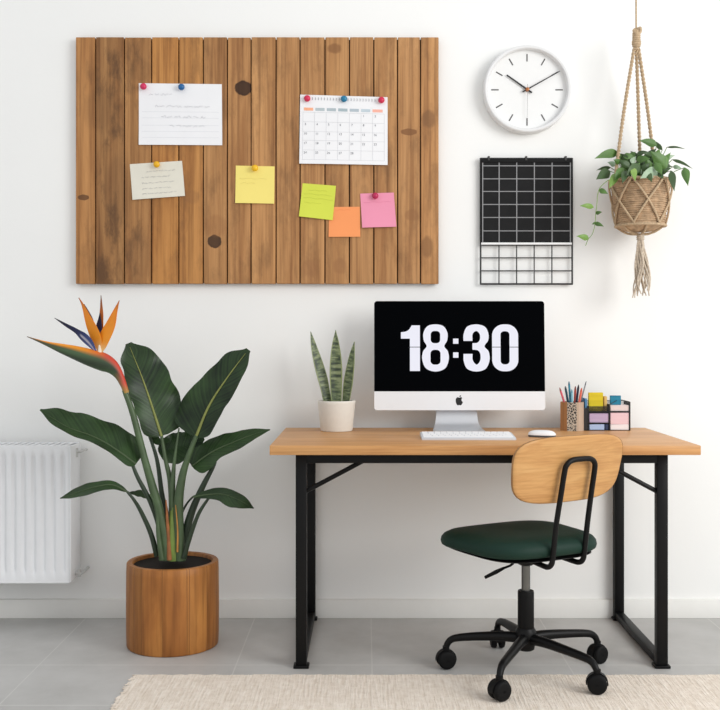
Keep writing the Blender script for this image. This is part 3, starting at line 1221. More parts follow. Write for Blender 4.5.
ho, hi = hexa(RC, 10), hexa(RC - .006, 10)
facemats = {4: wood('walnut_face', (196, 146, 98), (180, 130, 84), (158, 110, 70), (10, 10, 1.2), (80, 80, 2), rough=.6),
            6: wood('grey_wood_face', (196, 176, 156), (184, 162, 142), (164, 142, 122), (10, 10, 1.2), (80, 80, 2), rough=.6)}


def pattern_mat():
    m, nt, p = new_mat('black_white_pattern')
    tc = nt.nodes.new('ShaderNodeTexCoord')
    v = nt.nodes.new('ShaderNodeTexVoronoi')
    v.feature = 'DISTANCE_TO_EDGE'
    v.inputs['Scale'].default_value = 120
    nt.links.new(tc.outputs['Object'], v.inputs['Vector'])
    r = nt.nodes.new('ShaderNodeValToRGB')
    r.color_ramp.interpolation = 'CONSTANT'
    r.color_ramp.elements[0].color = srgb(196, 184, 168)
    r.color_ramp.elements[1].position = .10
    r.color_ramp.elements[1].color = srgb(50, 46, 44)
    nt.links.new(v.outputs['Distance'], r.inputs['Fac'])
    nt.links.new(r.outputs['Color'], p.inputs['Base Color'])
    p.inputs['Roughness'].default_value = .7
    return m


facemats[5] = pattern_mat()
facemats[7] = facemats[6]
for k in range(8):
    k2 = (k + 1) % 8
    q = [ho[k], ho[k2], hi[k2], hi[k]]
    b = MB()
    b.poly(q, DZ1, DZ1 + HC, plane='xy')
    o = b.build('side_face', facemats.get(k, facemats[4]), cup)
    if k in (4, 5, 6):
        part_label(o, {4: 'brown wood face', 5: 'black and white patterned face', 6: 'pale grey wood face'}[k])
b = MB()
b.poly(hexa(RC - .005, 10), DZ1, DZ1 + .006, plane='xy')
b.build('bottom', facemats[4], cup)
GP = 'pencils standing in the wooden cup'
cz_ = DZ1 + .008
PEN = [((563.8, 401), (559.6, 387.5), -.135, .0042, (222, 96, 112), (150, 80, 70), 'rose red pencil leaning furthest left in the wooden cup'),
       ((567.8, 401), (565.2, 386), -.125, .0046, (28, 74, 92), (24, 54, 66), 'dark teal pencil leaning left beside the rose red one'),
       ((570.2, 401), (568.9, 381.2), -.145, .0042, (40, 132, 158), (30, 98, 120), 'tall teal blue pencil standing in the middle of the cup'),
       ((572, 401), (571.8, 389), -.155, .0044, (130, 186, 204), (90, 150, 170), 'short pale blue pencil in front of the tall teal one'),
       ((574.8, 401), (575.4, 386), -.125, .0042, (196, 74, 62), (120, 50, 44), 'brick red pencil just behind the navy one'),
       ((576.6, 401), (578.6, 384.6), -.145, .0046, (30, 38, 66), (20, 24, 40), 'dark navy pencil right of the cup middle'),
       ((579.4, 401), (581.8, 387.8), -.155, .0048, (226, 108, 84), (200, 90, 70), 'thick coral pencil at the right of the cup'),
       ((581, 401), (586.3, 381), -.140, .0026, (130, 134, 140), (80, 84, 90), 'slim grey pen leaning furthest right out of the cup')]
for k, (lo, hi_, y, r, rgb, tip, lab) in enumerate(PEN):
    a, c = at(lo[0], lo[1], y), at(hi_[0], hi_[1], y)
    d = (c - a).normalized()
    base = a + d * ((cz_ - a.z) / d.z) if d.z else a
    # keep the foot inside the cup
    base.x = cup_o.x + max(-.03, min(.03, base.x - cup_o.x))
    d = (c - base).normalized()
    t = thing('pencil' if k != 7 else 'pen', base, lab, 'pencil' if k != 7 else 'pen', GP)
    b = MB()
    b.tube([base, c - d * .014], r, 6)
    b.build('barrel', plain('pencil_paint_%d' % k, rgb, .45, noise_amt=.03), t)
    b = MB()
    b.tube([c - d * .014, c - d * .004, c], [r, r * .55, r * .18], 6)
    b.build('tip', plain('pencil_tip_%d' % k, tip, .5), t)

# ------------------------------------------------------------------ desk organiser and its pads
OF, OB = -.165, -.075
ox = [at(p, 0, OF).x for p in (583.9, 588.2, 609.5, 630)]
oz = lambda py: at(0, py, OF).z
og = thing('desk_organizer', ((ox[0] + ox[3]) / 2, OB, DZ1), 'black wire mesh desk organiser filled with coloured note pads', 'organiser')
M_MESH = plain('black_mesh_wire', (26, 27, 29), .45, noise_amt=.1)


def wire_panel(b, o, u, v, nu, nv, r=.0006, rim=.0013):
    o, u, v = Vector(o), Vector(u), Vector(v)
    for i in range(nu + 1):
        b.tube([o + u * (i / nu), o + u * (i / nu) + v], rim if i in (0, nu) else r, 5)
    for j in range(nv + 1):
        b.tube([o + v * (j / nv), o + v * (j / nv) + u], rim if j in (0, nv) else r, 5)


top_l, top_r = oz(408), oz(402)
b = MB()
b.box(ox[0], ox[3], OF, OB, DZ1, DZ1 + .002)
b.build('base_tray', M_MESH, og)
b = MB()
wire_panel(b, (ox[0], OB, DZ1), (ox[3] - ox[0], 0, 0), (0, 0, top_r - DZ1), 44, 24)
b.build('back_mesh', M_MESH, og)
for x, zt in ((ox[0], top_l), (ox[1], oz(406.5)), (ox[2], oz(404.5)), (ox[3], top_r)):
    b = MB()
    wire_panel(b, (x, OF, DZ1), (0, OB - OF, 0), (0, 0, zt - DZ1), 20, 22)
    b.build('divider', M_MESH, og)
b = MB()
b.box(ox[0], ox[1], OF, OF + .002, DZ1, top_l, .0006, 1)
b.build('front_plate', M_MESH, og)
shelf = {}
for (xa, xb, py) in ((ox[1], ox[2], 412.2), (ox[1], ox[2], 423.2), (ox[2], ox[3], 411.6)):
    b = MB()
    b.box(xa, xb, OF, OB, oz(py) - .0008, oz(py) + .0016)
    b.build('shelf', M_MESH, og)
b = MB()
wire_panel(b, (ox[1], OF, oz(412.2)), (ox[2] - ox[1], 0, 0), (0, 0, oz(406.7) - oz(412.2)), 34, 10)
b.build('front_mesh', M_MESH, og)
b = MB()
for x in (ox[1], ox[2], ox[3]):
    b.tube([(x, OF, DZ1), (x, OF, oz(406.7 if x < ox[3] else 402))], .0018, 6)
b.tube([(ox[2], OF, oz(404.8)), (ox[2] + .045, OF + .04, oz(399.8)), (ox[3], OF, oz(402))], .0014, 6)
b.build('wire_rim', M_MESH, og)


def pad_mat(name, rgb, stripe, sc_=900):
    m, nt, p = new_mat(name)
    tc = nt.nodes.new('ShaderNodeTexCoord')
    mp = nt.nodes.new('ShaderNodeMapping')
    mp.inputs['Scale'].default_value = (3, 3, sc_)
    nt.links.new(tc.outputs['Object'], mp.inputs['Vector'])
    n = nt.nodes.new('ShaderNodeTexNoise')
    n.inputs['Scale'].default_value = 1
    nt.links.new(mp.outputs[0], n.inputs['Vector'])
    r = nt.nodes.new('ShaderNodeValToRGB')
    r.color_ramp.elements[0].position = .4
    r.color_ramp.elements[1].position = .6
    r.color_ramp.elements[0].color = srgb(*rgb)
    r.color_ramp.elements[1].color = srgb(*stripe)
    nt.links.new(n.outputs['Fac'], r.inputs['Fac'])
    nt.links.new(r.outputs['Color'], p.inputs['Base Color'])
    p.inputs['Roughness'].default_value = .8
    return m


GPAD = 'note pads in the mesh organiser'


def pad(name, pxa, pxb, z0, z1, y0, y1, rgb, rgb2, label, cat, bev=.0012, st=900):
    xa, xb = at(pxa, 0, y0).x, at(pxb, 0, y0).x
    b = MB()
    b.box(xa, xb, y0, y1, z0, z1, bev, 1)
    o = b.build(name, pad_mat(name + '_%d_%d' % (rgb[0], rgb[2]), rgb, rgb2, st), None, origin=((xa + xb) / 2, (y0 + y1) / 2, z0))
    return tag(o, label, cat, GPAD)


zb = DZ1 + .0022
sh1, sh2, sh3 = oz(412.2) + .0018, oz(423.2) + .0018, oz(411.6) + .0018
pad('notebook', 584.8, 587.1, zb, oz(398.6), OF + .006, OB - .006, (62, 116, 158), (90, 140, 178), 'narrow blue notebook upright at the left end of the organiser', 'notebook')
pad('note_pad', 588.8, 603.2, sh1, oz(393), OF + .030, OF + .044, (228, 204, 40), (214, 190, 34), 'bright yellow pad standing upright in the organiser', 'note pad', st=60)
pad('note_pad', 604.2, 607.2, sh1, oz(396.8), OF + .026, OF + .046, (224, 186, 112), (210, 172, 100), 'narrow tan pad upright right of the yellow one', 'note pad')
pad('note_pad', 607.4 + 3, 621, sh3 + .0216, oz(396), OF + .030, OF + .042, (36, 130, 158), (28, 112, 140), 'teal blue pad standing at the back above the pale pink pads', 'note pad', st=60)
pad('note_pad', 589.4, 608.6, sh2, oz(413.4), OF + .003, OB - .005, (206, 186, 210), (170, 148, 184), 'lilac pad stack on the middle shelf of the organiser', 'note pad')
pad('note_pad', 589.4, 604.4, zb, oz(424.4), OF + .003, OB - .005, (150, 178, 222), (190, 204, 230), 'pale blue pad stack on the lowest shelf of the organiser', 'note pad')
pad('note_pad', 605.2, 608.6, zb, oz(424.4), OF + .003, OB - .005, (40, 52, 84), (52, 66, 100), 'small navy block beside the pale blue pad stack', 'note pad')
pad('note_pad', 610.4, 628.8, sh3, sh3 + .0215, OF + .004, OB - .004, (232, 216, 212), (222, 204, 202), 'upper beige pink pad stack at the right of the organiser', 'note pad')
pad('note_pad', 610.4, 628.9, zb, oz(424.5), OF + .003, OB - .004, (244, 240, 240), (232, 222, 224), 'white pad stack at the bottom right of the organiser', 'note pad')
pad('note_pad', 610.4, 628.9, oz(424.5) + .0003, oz(412.8), OF + .003, OB - .004, (240, 214, 218), (230, 190, 198), 'pink pad stack lying on the white one at right', 'note pad')

# ------------------------------------------------------------------ leaf builder
def leaf_rows(mid, wl, wr, kl=0.0, kr=0.0, n=26, m=5, wave=0.0, fold=0.0, seed=0, ripple=0.0):
    """mid: (px, py, y) from base to tip; wl, wr: half widths left/right of travel; kl, kr: how far each edge leans in depth per width"""
    P = catmull([Vector(p) for p in mid], 10)
    # resample evenly
    L = [0.0]
    for i in range(1, len(P)):
        L.append(L[-1] + (P[i].xy - P[i - 1].xy).length)
    rows, uvs, spine = [], [], []
    for i in range(n + 1):
        t = i / n
        s = t * L[-1]
        j = 0
        while j < len(L) - 2 and L[j + 1] < s:
            j += 1
        u = (s - L[j]) / max(1e-6, L[j + 1] - L[j])
        p = P[j].lerp(P[j + 1], u)
        d = (P[min(j + 2, len(P) - 1)] - P[max(j - 1, 0)])
        d = Vector((d.x, d.y, 0)).normalized()
        rt = Vector((-d.y, d.x))
        a, c = max(.05, smooth_list(wl, t)), max(.05, smooth_list(wr, t))
        if ripple:
            rb = math.sqrt(max(0, 1 - (1 - min(1, (t + .004) / .085)) ** 2))
            a *= rb
            c *= rb
            a *= 1 + ripple * noise.noise((t * 7, seed * 3.1, 0))
            c *= 1 + ripple * noise.noise((t * 7, seed * 3.1, 9))
        k = sc_at(p.z)
        row = []
        for q in range(-m, m + 1):
            f = q / m
            w = (a if f < 0 else c) * abs(f)
            off = rt * (w if f > 0 else -w)
            yy = p.z + (kl if f < 0 else kr) * w * k
            wv = wave * math.sin(t * 17 + seed + (1.3 if f > 0 else 0)) * f * f * (w * k)
            yy += wv + fold * abs(f) ** 1.5 * w * k
            row.append(at(p.x + off.x, p.y + off.y, yy))
            uvs.append((f, t))
        rows.append(row)
        spine.append(at(p.x, p.y, p.z))
    return rows, uvs, spine


# ------------------------------------------------------------------ big plant in wooden planter
PX, PY_, PR, PH = -.695, -.344, .1635, .300
bop = thing('bird_of_paradise_plant', (PX, PY_, 0), 'tall orange-flowered bird of paradise plant in a round wooden planter', 'potted plant')


M_PLANT = wood('planter_staves', (196, 138, 72), (174, 114, 56), (138, 84, 40), (5, 5, 1.5), (60, 60, 3), tone=True, rough=.48, contrast=.95)
stav = [(172, .86), (199, .80), (226, .76), (240, 1.02), (268, .98), (298, 1.08), (301, 1.0), (327, .90), (350, .84), (14, .9), (50, .95), (90, 1), (130, .9)]
stav_a = sorted((math.radians(a), v) for a, v in stav)


def stave_tone(a, i):
    a %= 2 * PI
    idx = max([j for j, s in enumerate(stav_a) if s[0] <= a], default=len(stav_a) - 1)
    v = stav_a[idx][1]
    d = min(min(abs(a - s[0]), 2 * PI - abs(a - s[0])) for s in stav_a)
    if d < .0088:                    # dark glue joint
        v *= .55
    return (v, v * .97, v * .92, (idx * .37) % 1)


b = MB()
prof = [(PR - .022, .02), (PR - .006, .002), (PR - .006, 0), (PR - .003, .0015), (PR - .001, .006), (PR + .0005, .05), (PR + .001, .15), (PR, .27), (PR - .001, PH - .004), (PR - .004, PH), (PR - .020, PH), (PR - .023, PH - .004),
        (PR - .024, .22)]
prof = prof[2:]
dark_l = []


def rf(a, h):                        # the joints between the staves
    a %= 2 * PI
    d = min(min(abs(a - s[0]), 2 * PI - abs(a - s[0])) for s in stav_a)
    return 1 - (.006 if d < .006 else 0)


b.lathe(prof, PX, PY_, 360, cols=stave_tone, rfun=rf)
b.build('planter', M_PLANT, bop)
b = MB()
b.lathe([(PR - .0225, PH - .012), (PR - .028, PH - .013), (PR - .028, .24)], PX, PY_, 64)
b.build('liner', plain('dark_liner', (30, 24, 20), .8, spec=.15), bop)
b = MB()
rows = []
random.seed(3)
for i in range(9):
    r = (PR - .027) * i / 8
    rows.append([Vector((PX + r * math.cos(a), PY_ + r * math.sin(a), .272 + .008 * noise.noise((r * 40 * math.cos(a), r * 40 * math.sin(a), 2)))) for a in [2 * PI * k / 40 for k in range(41)]])
b.grid(rows)
b.build('soil', M_SOIL, bop)

M_LEAF = leaf_mat('dark_leaf', (14, 30, 14), (54, 80, 42), .36, 40, 9, spec=.3)
M_RIB = plain('yellow_green_rib', (132, 138, 72), .5, noise_amt=.1)
M_RIBD = plain('dull_green_rib', (66, 84, 52), .5, noise_amt=.1)
M_STALK = plain('green_stalk', (72, 92, 60), .45, noise_amt=.25, nscale=18)
M_STALKD = plain('dark_green_stalk', (42, 58, 40), .45, noise_amt=.2, nscale=18)
M_STALKL = plain('light_green_stalk', (112, 134, 58), .45, noise_amt=.25, nscale=14)


def big_leaf(mid, wl, wr, kl, kr, wave=.12, seed=0, rib=M_RIBD, ribw=1.2, fold=0.0, riboff=-.0022, side=1):
    rows, uvs, spine = leaf_rows(mid, wl, wr, kl, kr, 44, 6, wave, fold, seed, .12)
    b = MB()
    b.grid(rows, uvs)
    lf = b.build('leaf', M_LEAF, bop, solid=.0014, smooth=80)
    if ribw:
        b = MB()
        k = sc_at(mid[0][2])
        b.tube([p + Vector((0, riboff, 0)) for p in spine[:-2]], [ribw * k, ribw * .75 * k, ribw * .45 * k, ribw * .15 * k], 8)
        part_label(b.build('midrib', rib, lf), 'paler midrib')
    return lf


def stalk(pts, r0, r1, mat=M_STALK, name='leaf_stalk', seg=10):
    P = [at(*p) for p in pts]
    k = sc_at(pts[0][2])
    b = MB()
    b.tube(P, [r0 * k, (r0 * .55 + r1 * .45) * k, r1 * k], seg, smooth=8)
    return b.build(name, mat, bop)


# back leaves first
big_leaf([(158, 450, -.27), (180, 447, -.255), (204, 438, -.25)], [5, 11, 14, 15, 15, 14, 13, 11, 2], [5, 13, 15.5, 15.5, 14, 13, 11, 8, 2], .2, -.5, seed=2, ribw=0)
big_leaf([(150, 436, -.29), (159, 441, -.29), (171, 440, -.28)], [1, 3, 4, 4, 3, 3, 3, 2, .5], [1, 3, 4, 4, 4, 3, 3, 2, .5], .4, -.4, seed=3, ribw=0)
big_leaf([(150, 498, -.33), (141, 494, -.32), (129, 492.5, -.31)], [.6, 2, 3, 3, 3, 3, 2, 1.5, .3], [.6, 2, 3, 4, 4, 3, 2, 1.5, .3], .4, -.4, seed=4, ribw=0)
# the two tall leaves
big_leaf([(161.5, 436, -.352), (152, 406, -.35), (142, 377, -.345), (128.4, 343.2, -.32)], [15, 17, 17.5, 17.5, 17.5, 16.5, 15.5, 13.5, 3], [22, 27, 28.5, 29, 28, 26, 22.5, 17.5, 3], -.55, .35, rib=M_RIB, ribw=1.5, seed=1)
big_leaf([(196, 437, -.375), (209, 406, -.38), (227, 378, -.395), (248.4, 349.6, -.40)], [22, 27, 27, 25.5, 23, 20, 17, 13, 2.5], [11, 13, 14.5, 15.5, 15.5, 14, 11.5, 9, 2.5], .35, -.6, rib=M_RIB, ribw=1.5, seed=5)
# left long leaf, left low leaf
big_leaf([(136, 464, -.40), (122, 453.5, -.405), (107, 443.5, -.41), (90, 435, -.415), (68, 427, -.42), (40, 409.8, -.42)], [7, 7, 6.5, 6.5, 6.5, 6.5, 5.5, 5, .6], [21, 23, 22, 20.5, 19, 17.5, 15, 11.5, 1], -1.0, .8, seed=6, ribw=1.1)
big_leaf([(128, 492, -.43), (113, 485, -.44), (97, 486.5, -.45), (80, 491.5, -.455), (60, 498.4, -.46)], [1, 3, 4.5, 5, 5.5, 5.5, 4.5, 3, .3], [1, 3, 4, 4.5, 5, 5.5, 4.5, 2.5, .3], -1.2, 1.0, seed=7, ribw=.9)
# right mid leaf, right low leaf
big_leaf([(192, 466, -.36), (212, 452, -.375), (235, 441.5, -.385), (253, 434.5, -.39), (270, 429.6, -.39)], [12, 13, 12.5, 12, 10.5, 8.5, 6.5, 4, .5], [13, 13, 11, 9, 8.5, 8, 6, 3.2, .5], .9, -.9, seed=8, ribw=.9)
big_leaf([(193, 497, -.42), (208, 494.5, -.43), (224, 494.5, -.445), (240, 500.5, -.45), (253.8, 508.4, -.45)], [1, 3, 5, 6, 6.5, 6.5, 6, 4, .4], [1, 3, 4.5, 6, 9, 10.5, 8, 5, .4], .9, -.8, seed=9, ribw=.8)
# stalks
FB = -.36
stalk([(167, 560, FB - .02), (165, 538, FB - .02), (159, 509, -.385), (152, 485, -.39), (144.6, 459, -.395), (133.5, 416, -.40), (124.5, 390, -.40)], 5.2, 2.7, M_STALK, 'flower_stalk')
stalk([(163, 560, -.36), (160, 530, -.365), (151, 503, -.38), (138, 478, -.395), (131, 461, -.40)], 3.2, 1.6, M_STALKD)
stalk([(157, 556, -.37), (151, 534, -.38), (141.4, 512.5, -.40), (134, 500, -.42), (127, 491.5, -.43)], 2.8, 1.2, M_STALKD)
stalk([(170, 560, -.33), (167, 520, -.33), (162, 495, -.32), (157, 460, -.31), (148.6, 433, -.295)], 3.4, 1.5, M_STALKD)
stalk([(172, 560, -.35), (172, 510, -.35), (170, 480, -.35), (165.6, 460, -.352), (161.6, 436, -.353)], 3.6, 1.5, M_STALK)
stalk([(173, 560, -.37), (172.4, 510, -.37), (172.6, 485, -.365), (174.6, 460, -.36), (179, 428, -.345)], 4.4, .7, M_STALK)
stalk([(173, 560, -.374), (173, 535, -.376), (172.6, 515, -.374), (172.6, 490, -.37)], 6.4, 1.6, M_STALKL, 'leaf_sheath')
stalk([(180, 560, -.375), (178.4, 510, -.38), (181.4, 481, -.38), (187.4, 459, -.378), (196.4, 435.5, -.376)], 5.6, 2.2, M_STALK)
stalk([(181, 560, -.35), (185, 536, -.355), (192.4, 510, -.36), (204, 484, -.362), (214, 465, -.362), (216, 456, -.368)], 5.0, 1.2, M_STALKD)
stalk([(184, 558, -.39), (188, 543, -.395), (197.6, 516, -.41), (207, 500.5, -.425), (212, 495.6, -.428)], 2.8, 1.0, M_STALKD)
stalk([(179, 520, -.36), (186, 505, -.36), (193.5, 496.6, -.40), (200, 495.6, -.42)], 1.2, .8, M_STALKD)
stalk([(162, 560, -.395), (158.6, 535, -.395), (156.6, 508, -.395), (150, 494, -.40)], 3.0, .7, M_STALK, 'leaf_sheath')
stalk([(169.5, 560, -.395), (168.6, 540, -.39), (167, 515, -.39), (166, 500, -.39)], 2.6, .6, plain('dry_brown_sheath', (160, 100, 58), .7, noise_amt=.3), 'dry_sheath')
stalk([(177.4, 552, -.40), (177.6, 530, -.40), (175.6, 505, -.40)], 1.0, .4, plain('dry_orange_sheath', (196, 136, 66), .7, noise_amt=.2), 'dry_sheath')

# flower
fl_y = -.40
ORA, ORD = srgb(250, 156, 30), srgb(238, 122, 22)
GRN, GRD = srgb(74, 98, 66), srgb(52, 66, 48)
RED, PNK = srgb(206, 74, 56), srgb(226, 132, 92)
M_PIG = attr_mat('flower_pigment', .5)


def mixc(a, c, t):
    t = max(0, min(1, t))
    return tuple(a[i] * (1 - t) + c[i] * t for i in range(3)) + (1,)


sp_pts = [(126.4, 393, fl_y), (123.6, 385, fl_y), (118.8, 375, fl_y), (112, 367, fl_y), (103, 362, fl_y), (90, 357.6, fl_y), (75, 352.6, fl_y), (60, 348, fl_y), (46, 343.4, fl_y), (27, 336.6, fl_y)]
sp_r = [2.9, 3.3, 4.6, 7.2, 9.2, 8.6, 6.9, 4.6, 2.2, .35]


def spcol(u, a):
    # u 0 neck -> 1 tip; a: side around the tube
    up = math.sin(a)                 # -1/+1 across the tube in the picture plane
    base = mixc(GRN, GRD, .5 + .5 * math.cos(a * 3 + u * 9))
    base = mixc(base, mixc(GRN, srgb(96, 62, 52), .6), (u - .75) * 4)
    upc = mixc(RED, ORA, (u - .42) * 5) if u < .9 else mixc(ORA, srgb(120, 80, 50), (u - .9) * 10)
    neck = mixc(mixc(GRN, PNK, .35), RED, .5 + .9 * SPS * up)
    c = mixc(base, upc, (SPS * up - .35) * 2.4)
    if u < .12:
        c = mixc(mixc(GRN, srgb(222, 170, 70), .55), neck, u / .12)
    elif u < .26:
        c = mixc(neck, c, (u - .12) / .14)
    return c


SPS = 1
flw = None
b = MB()
P = [at(*p) for p in sp_pts]
k = sc_at(fl_y)
# decide which side of the tube points up: test frame
t0 = (P[1] - P[0]).normalized()
ref = Vector((0, 1, 0))
nrm = (ref - t0 * ref.dot(t0)).normalized()
SPS = 1 if t0.cross(nrm).z > 0 or t0.cross(nrm).x > 0 else -1
b.tube(P, [r * k for r in sp_r], 24, smooth=8, cols=spcol)
flw = part_label(b.build('flower_spathe', M_PIG, bop, smooth=80), 'green beak of the flower edged orange and red')


def petal(mid, w, cfun, name, kl=.4, kr=-.4, label=None, m=4):
    rows, uvs, spine = leaf_rows(mid, w, w, kl, kr, 18, m, 0, 0, 0)
    cols = [cfun(u, t) for (u, t) in uvs]
    b = MB()
    b.grid(rows, uvs, cols)
    o = b.build(name, M_PIG, flw, solid=.0016, smooth=80)
    if label:
        part_label(o, label)
    return o


def oc(u, t):
    c = mixc(srgb(248, 214, 150), ORA, t * 5)
    c = mixc(c, ORD, (t - .3) * 1.2 * (.4 + abs(u)))
    return mixc(c, srgb(150, 80, 40), (t - .8) * 4)


def bc(u, t):
    c = mixc(srgb(70, 96, 160), srgb(34, 42, 86), t * 2)
    return mixc(c, srgb(24, 26, 48), (t - .4) * 2)


def bc2(u, t):
    c = bc(u, t)
    return mixc(c, srgb(214, 216, 226), (1 - abs(u + .15) * 3.2) if t < .4 else 0)


petal([(99.6, 352, -.398), (96, 338, -.40), (88.2, 319, -.404), (82.8, 305, -.405), (78.7, 297.6, -.405)], [1.4, 3.8, 5.0, 5.0, 4.4, 3.2, 2.0, 1, .2], oc, 'orange_sepal', .7, -.7, 'orange upright petal at left')
petal([(100.4, 353, -.404), (104, 339, -.41), (110.5, 325, -.415), (115, 312, -.418), (119.3, 300.4, -.42)], [1.4, 4.2, 5.4, 5.6, 5, 4, 2.6, 1.3, .2], oc, 'orange_sepal', .7, -.7, 'orange upright petal at right')
petal([(99.6, 344, -.385), (100.4, 330, -.382), (101.4, 313, -.38), (101, 295.2, -.38)], [1, 2.6, 3, 2.6, 2.2, 1.8, 1.2, .7, .15], lambda u, t: mixc(ORD, srgb(110, 72, 48), (t - .35) * 1.6), 'orange_sepal', .5, -.5, 'thin brownish petal in the middle')
petal([(99, 345, -.392), (98.6, 333, -.392), (99.4, 322, -.391), (100, 313, -.39)], [1, 2.4, 3.2, 3.2, 2.4, 1.2, .3], bc, 'blue_petal', .5, -.5, 'dark blue petal in the middle')
petal([(95.4, 351, -.408), (88, 341, -.41), (77, 331.5, -.41), (66, 325, -.41), (54.6, 318, -.41)], [1, 2.8, 4.0, 3.8, 2.4, 1.9, 1.4, .8, .15], bc2, 'blue_petal', .5, -.5, 'long dark blue petal pointing left')
petal([(96, 340, -.386), (92, 322, -.384), (88, 312, -.383), (84, 304, -.383)], [1, 1.8, 2, 1.8, 1.4, .8, .2], bc, 'blue_petal', .5, -.5, 'small blue petal behind the left orange one')
b = MB()
b.tube([at(100, 356, -.405), at(99.8, 350, -.405), at(99.4, 345, -.405)], [2.6 * k, 2.0 * k, .8 * k], 10, smooth=4)
part_label(b.build('petal_base', plain('pale_petal_base', (238, 226, 206), .6), flw), 'cream base of the petals')

# ------------------------------------------------------------------ snake plant
SX, SY = -.1110, -.17
spl = thing('snake_plant', (SX, SY, DZ1), 'snake plant with three upright banded leaves in an off-white pot', 'potted plant')
b = MB()
b.lathe([(.056, DZ1), (.0592, DZ1 + .0015), (.0605, DZ1 + .006), (.0708, DZ1 + .104), (.0716, DZ1 + .1125), (.0706, DZ1 + .1145), (.0655, DZ1 + .1145), (.0640, DZ1 + .112), (.062, DZ1 + .09)], SX, SY, 64)
b.build('pot', M_CERAMIC, spl)
b = MB()
b.lathe([(.0638, DZ1 + .101), (.03, DZ1 + .104), (.001, DZ1 + .105)], SX, SY, 32)
b.build('soil', M_SOIL, spl)


def snake_mat():
    m, nt, p = new_mat('banded_snake_leaf')
    L = nt.links.new
    tc = nt.nodes.new('ShaderNodeTexCoord')
    mp = nt.nodes.new('ShaderNodeMapping')
    mp.inputs['Scale'].default_value = (.45, 24, 1)
    L(tc.outputs['UV'], mp.inputs['Vector'])
    n = nt.nodes.new('ShaderNodeTexNoise')
    n.inputs['Scale'].default_value = 1
    n.inputs['Detail'].default_value = 3
    L(mp.outputs[0], n.inputs['Vector'])
    r = nt.nodes.new('ShaderNodeValToRGB')
    e = r.color_ramp.elements
    e[0].position = .40; e[0].color = srgb(46, 58, 40)
    e[1].position = .60; e[1].color = srgb(130, 140, 102)
    x = e.new(.5); x.color = srgb(88, 102, 68)
    L(n.outputs['Fac'], r.inputs['Fac'])
    sp = nt.nodes.new('ShaderNodeSeparateXYZ')
    L(tc.outputs['UV'], sp.inputs[0])
    ab = nt.nodes.new('ShaderNodeMath'); ab.operation = 'ABSOLUTE'
    L(sp.outputs['X'], ab.inputs[0])
    g = nt.nodes.new('ShaderNodeMath'); g.operation = 'GREATER_THAN'; g.inputs[1].default_value = .86
    L(ab.outputs[0], g.inputs[0])
    c = mixrgb(nt, 'MIX', g.outputs[0], r.outputs['Color'], srgb(134, 146, 98))
    L(c, p.inputs['Base Color'])
    p.inputs['Roughness'].default_value = .45
    return m


M_SNAKE = snake_mat()
for mid, wl, wr, kl, kr, sd in (
        ([(336.2, 407, -.175), (336, 380, -.172), (335.8, 352, -.168), (335.6, 330, -.165)], [4.6, 5.2, 5.8, 6.2, 6.2, 5.6, 4.4, 2.6, .2], [5, 5.4, 5.8, 6.2, 6.2, 5.6, 4.4, 2.6, .2], -.25, -.25, 1),
        ([(328.2, 407, -.165), (324, 385, -.16), (318, 362, -.15), (313.6, 345, -.145), (310.6, 331.6, -.14)], [3.6, 3.8, 4.2, 4.6, 4.6, 4.2, 3.4, 2, .2], [3.6, 4.2, 4.6, 5.0, 4.8, 4.2, 3.2, 2, .2], -.4, .3, 2),
        ([(345.4, 407, -.16), (347.4, 392, -.158), (349.8, 372, -.155), (352.4, 354, -.15), (354.4, 341.6, -.15)], [3.4, 4, 4.6, 4.8, 4.4, 3.8, 3, 1.8, .2], [3, 3.4, 3.8, 4.2, 4.0, 3.6, 2.8, 1.6, .2], .3, -.4, 3),
        ([(327.5, 407, -.185), (324, 399, -.19), (321.8, 393.6, -.195)], [1.4, 1.5, 1.3, .8, .1], [1.4, 1.5, 1.3, .8, .1], -.3, .3, 4)):
    rows, uvs, spine = leaf_rows(mid, wl, wr, kl, kr, 30, 4, 0, 0, sd)
    uvs = [(u, v + sd * 3.7) for u, v in uvs]
    b = MB()
    b.grid(rows, uvs)
    b.build('leaf', M_SNAKE, spl, solid=.004, smooth=80)

# ------------------------------------------------------------------ hanging planter
HX, HY = 1.040, -.150
hs = 1016 / (4 + HY)
hz = lambda py: CAMZ - (py - VY) / hs
hx = lambda px: (px - VX) / hs
zt, zbm = hz(182), hz(229)
hg = thing('macrame_hanger', (HX, HY, zbm), 'jute rope plant hanger with a long tassel, hanging from above', 'plant hanger')


def twist_rope(b, pts, r, turns, smooth=10, strands=2):
    P = catmull(pts, smooth)
    n = len(P)
    for s in range(strands):
        Q = []
        for i, p in enumerate(P):
            d = (P[min(n - 1, i + 1)] - P[max(0, i - 1)]).normalized()
            a = Vector((0, 1, 0)) - d * d.y
            a.normalize()
            c = d.cross(a)
            ph = 2 * PI * (turns * i / (n - 1) + s / strands)
            Q.append(p + (a * math.cos(ph) + c * math.sin(ph)) * r * .52)
        b.tube(Q, r * .62, 6)


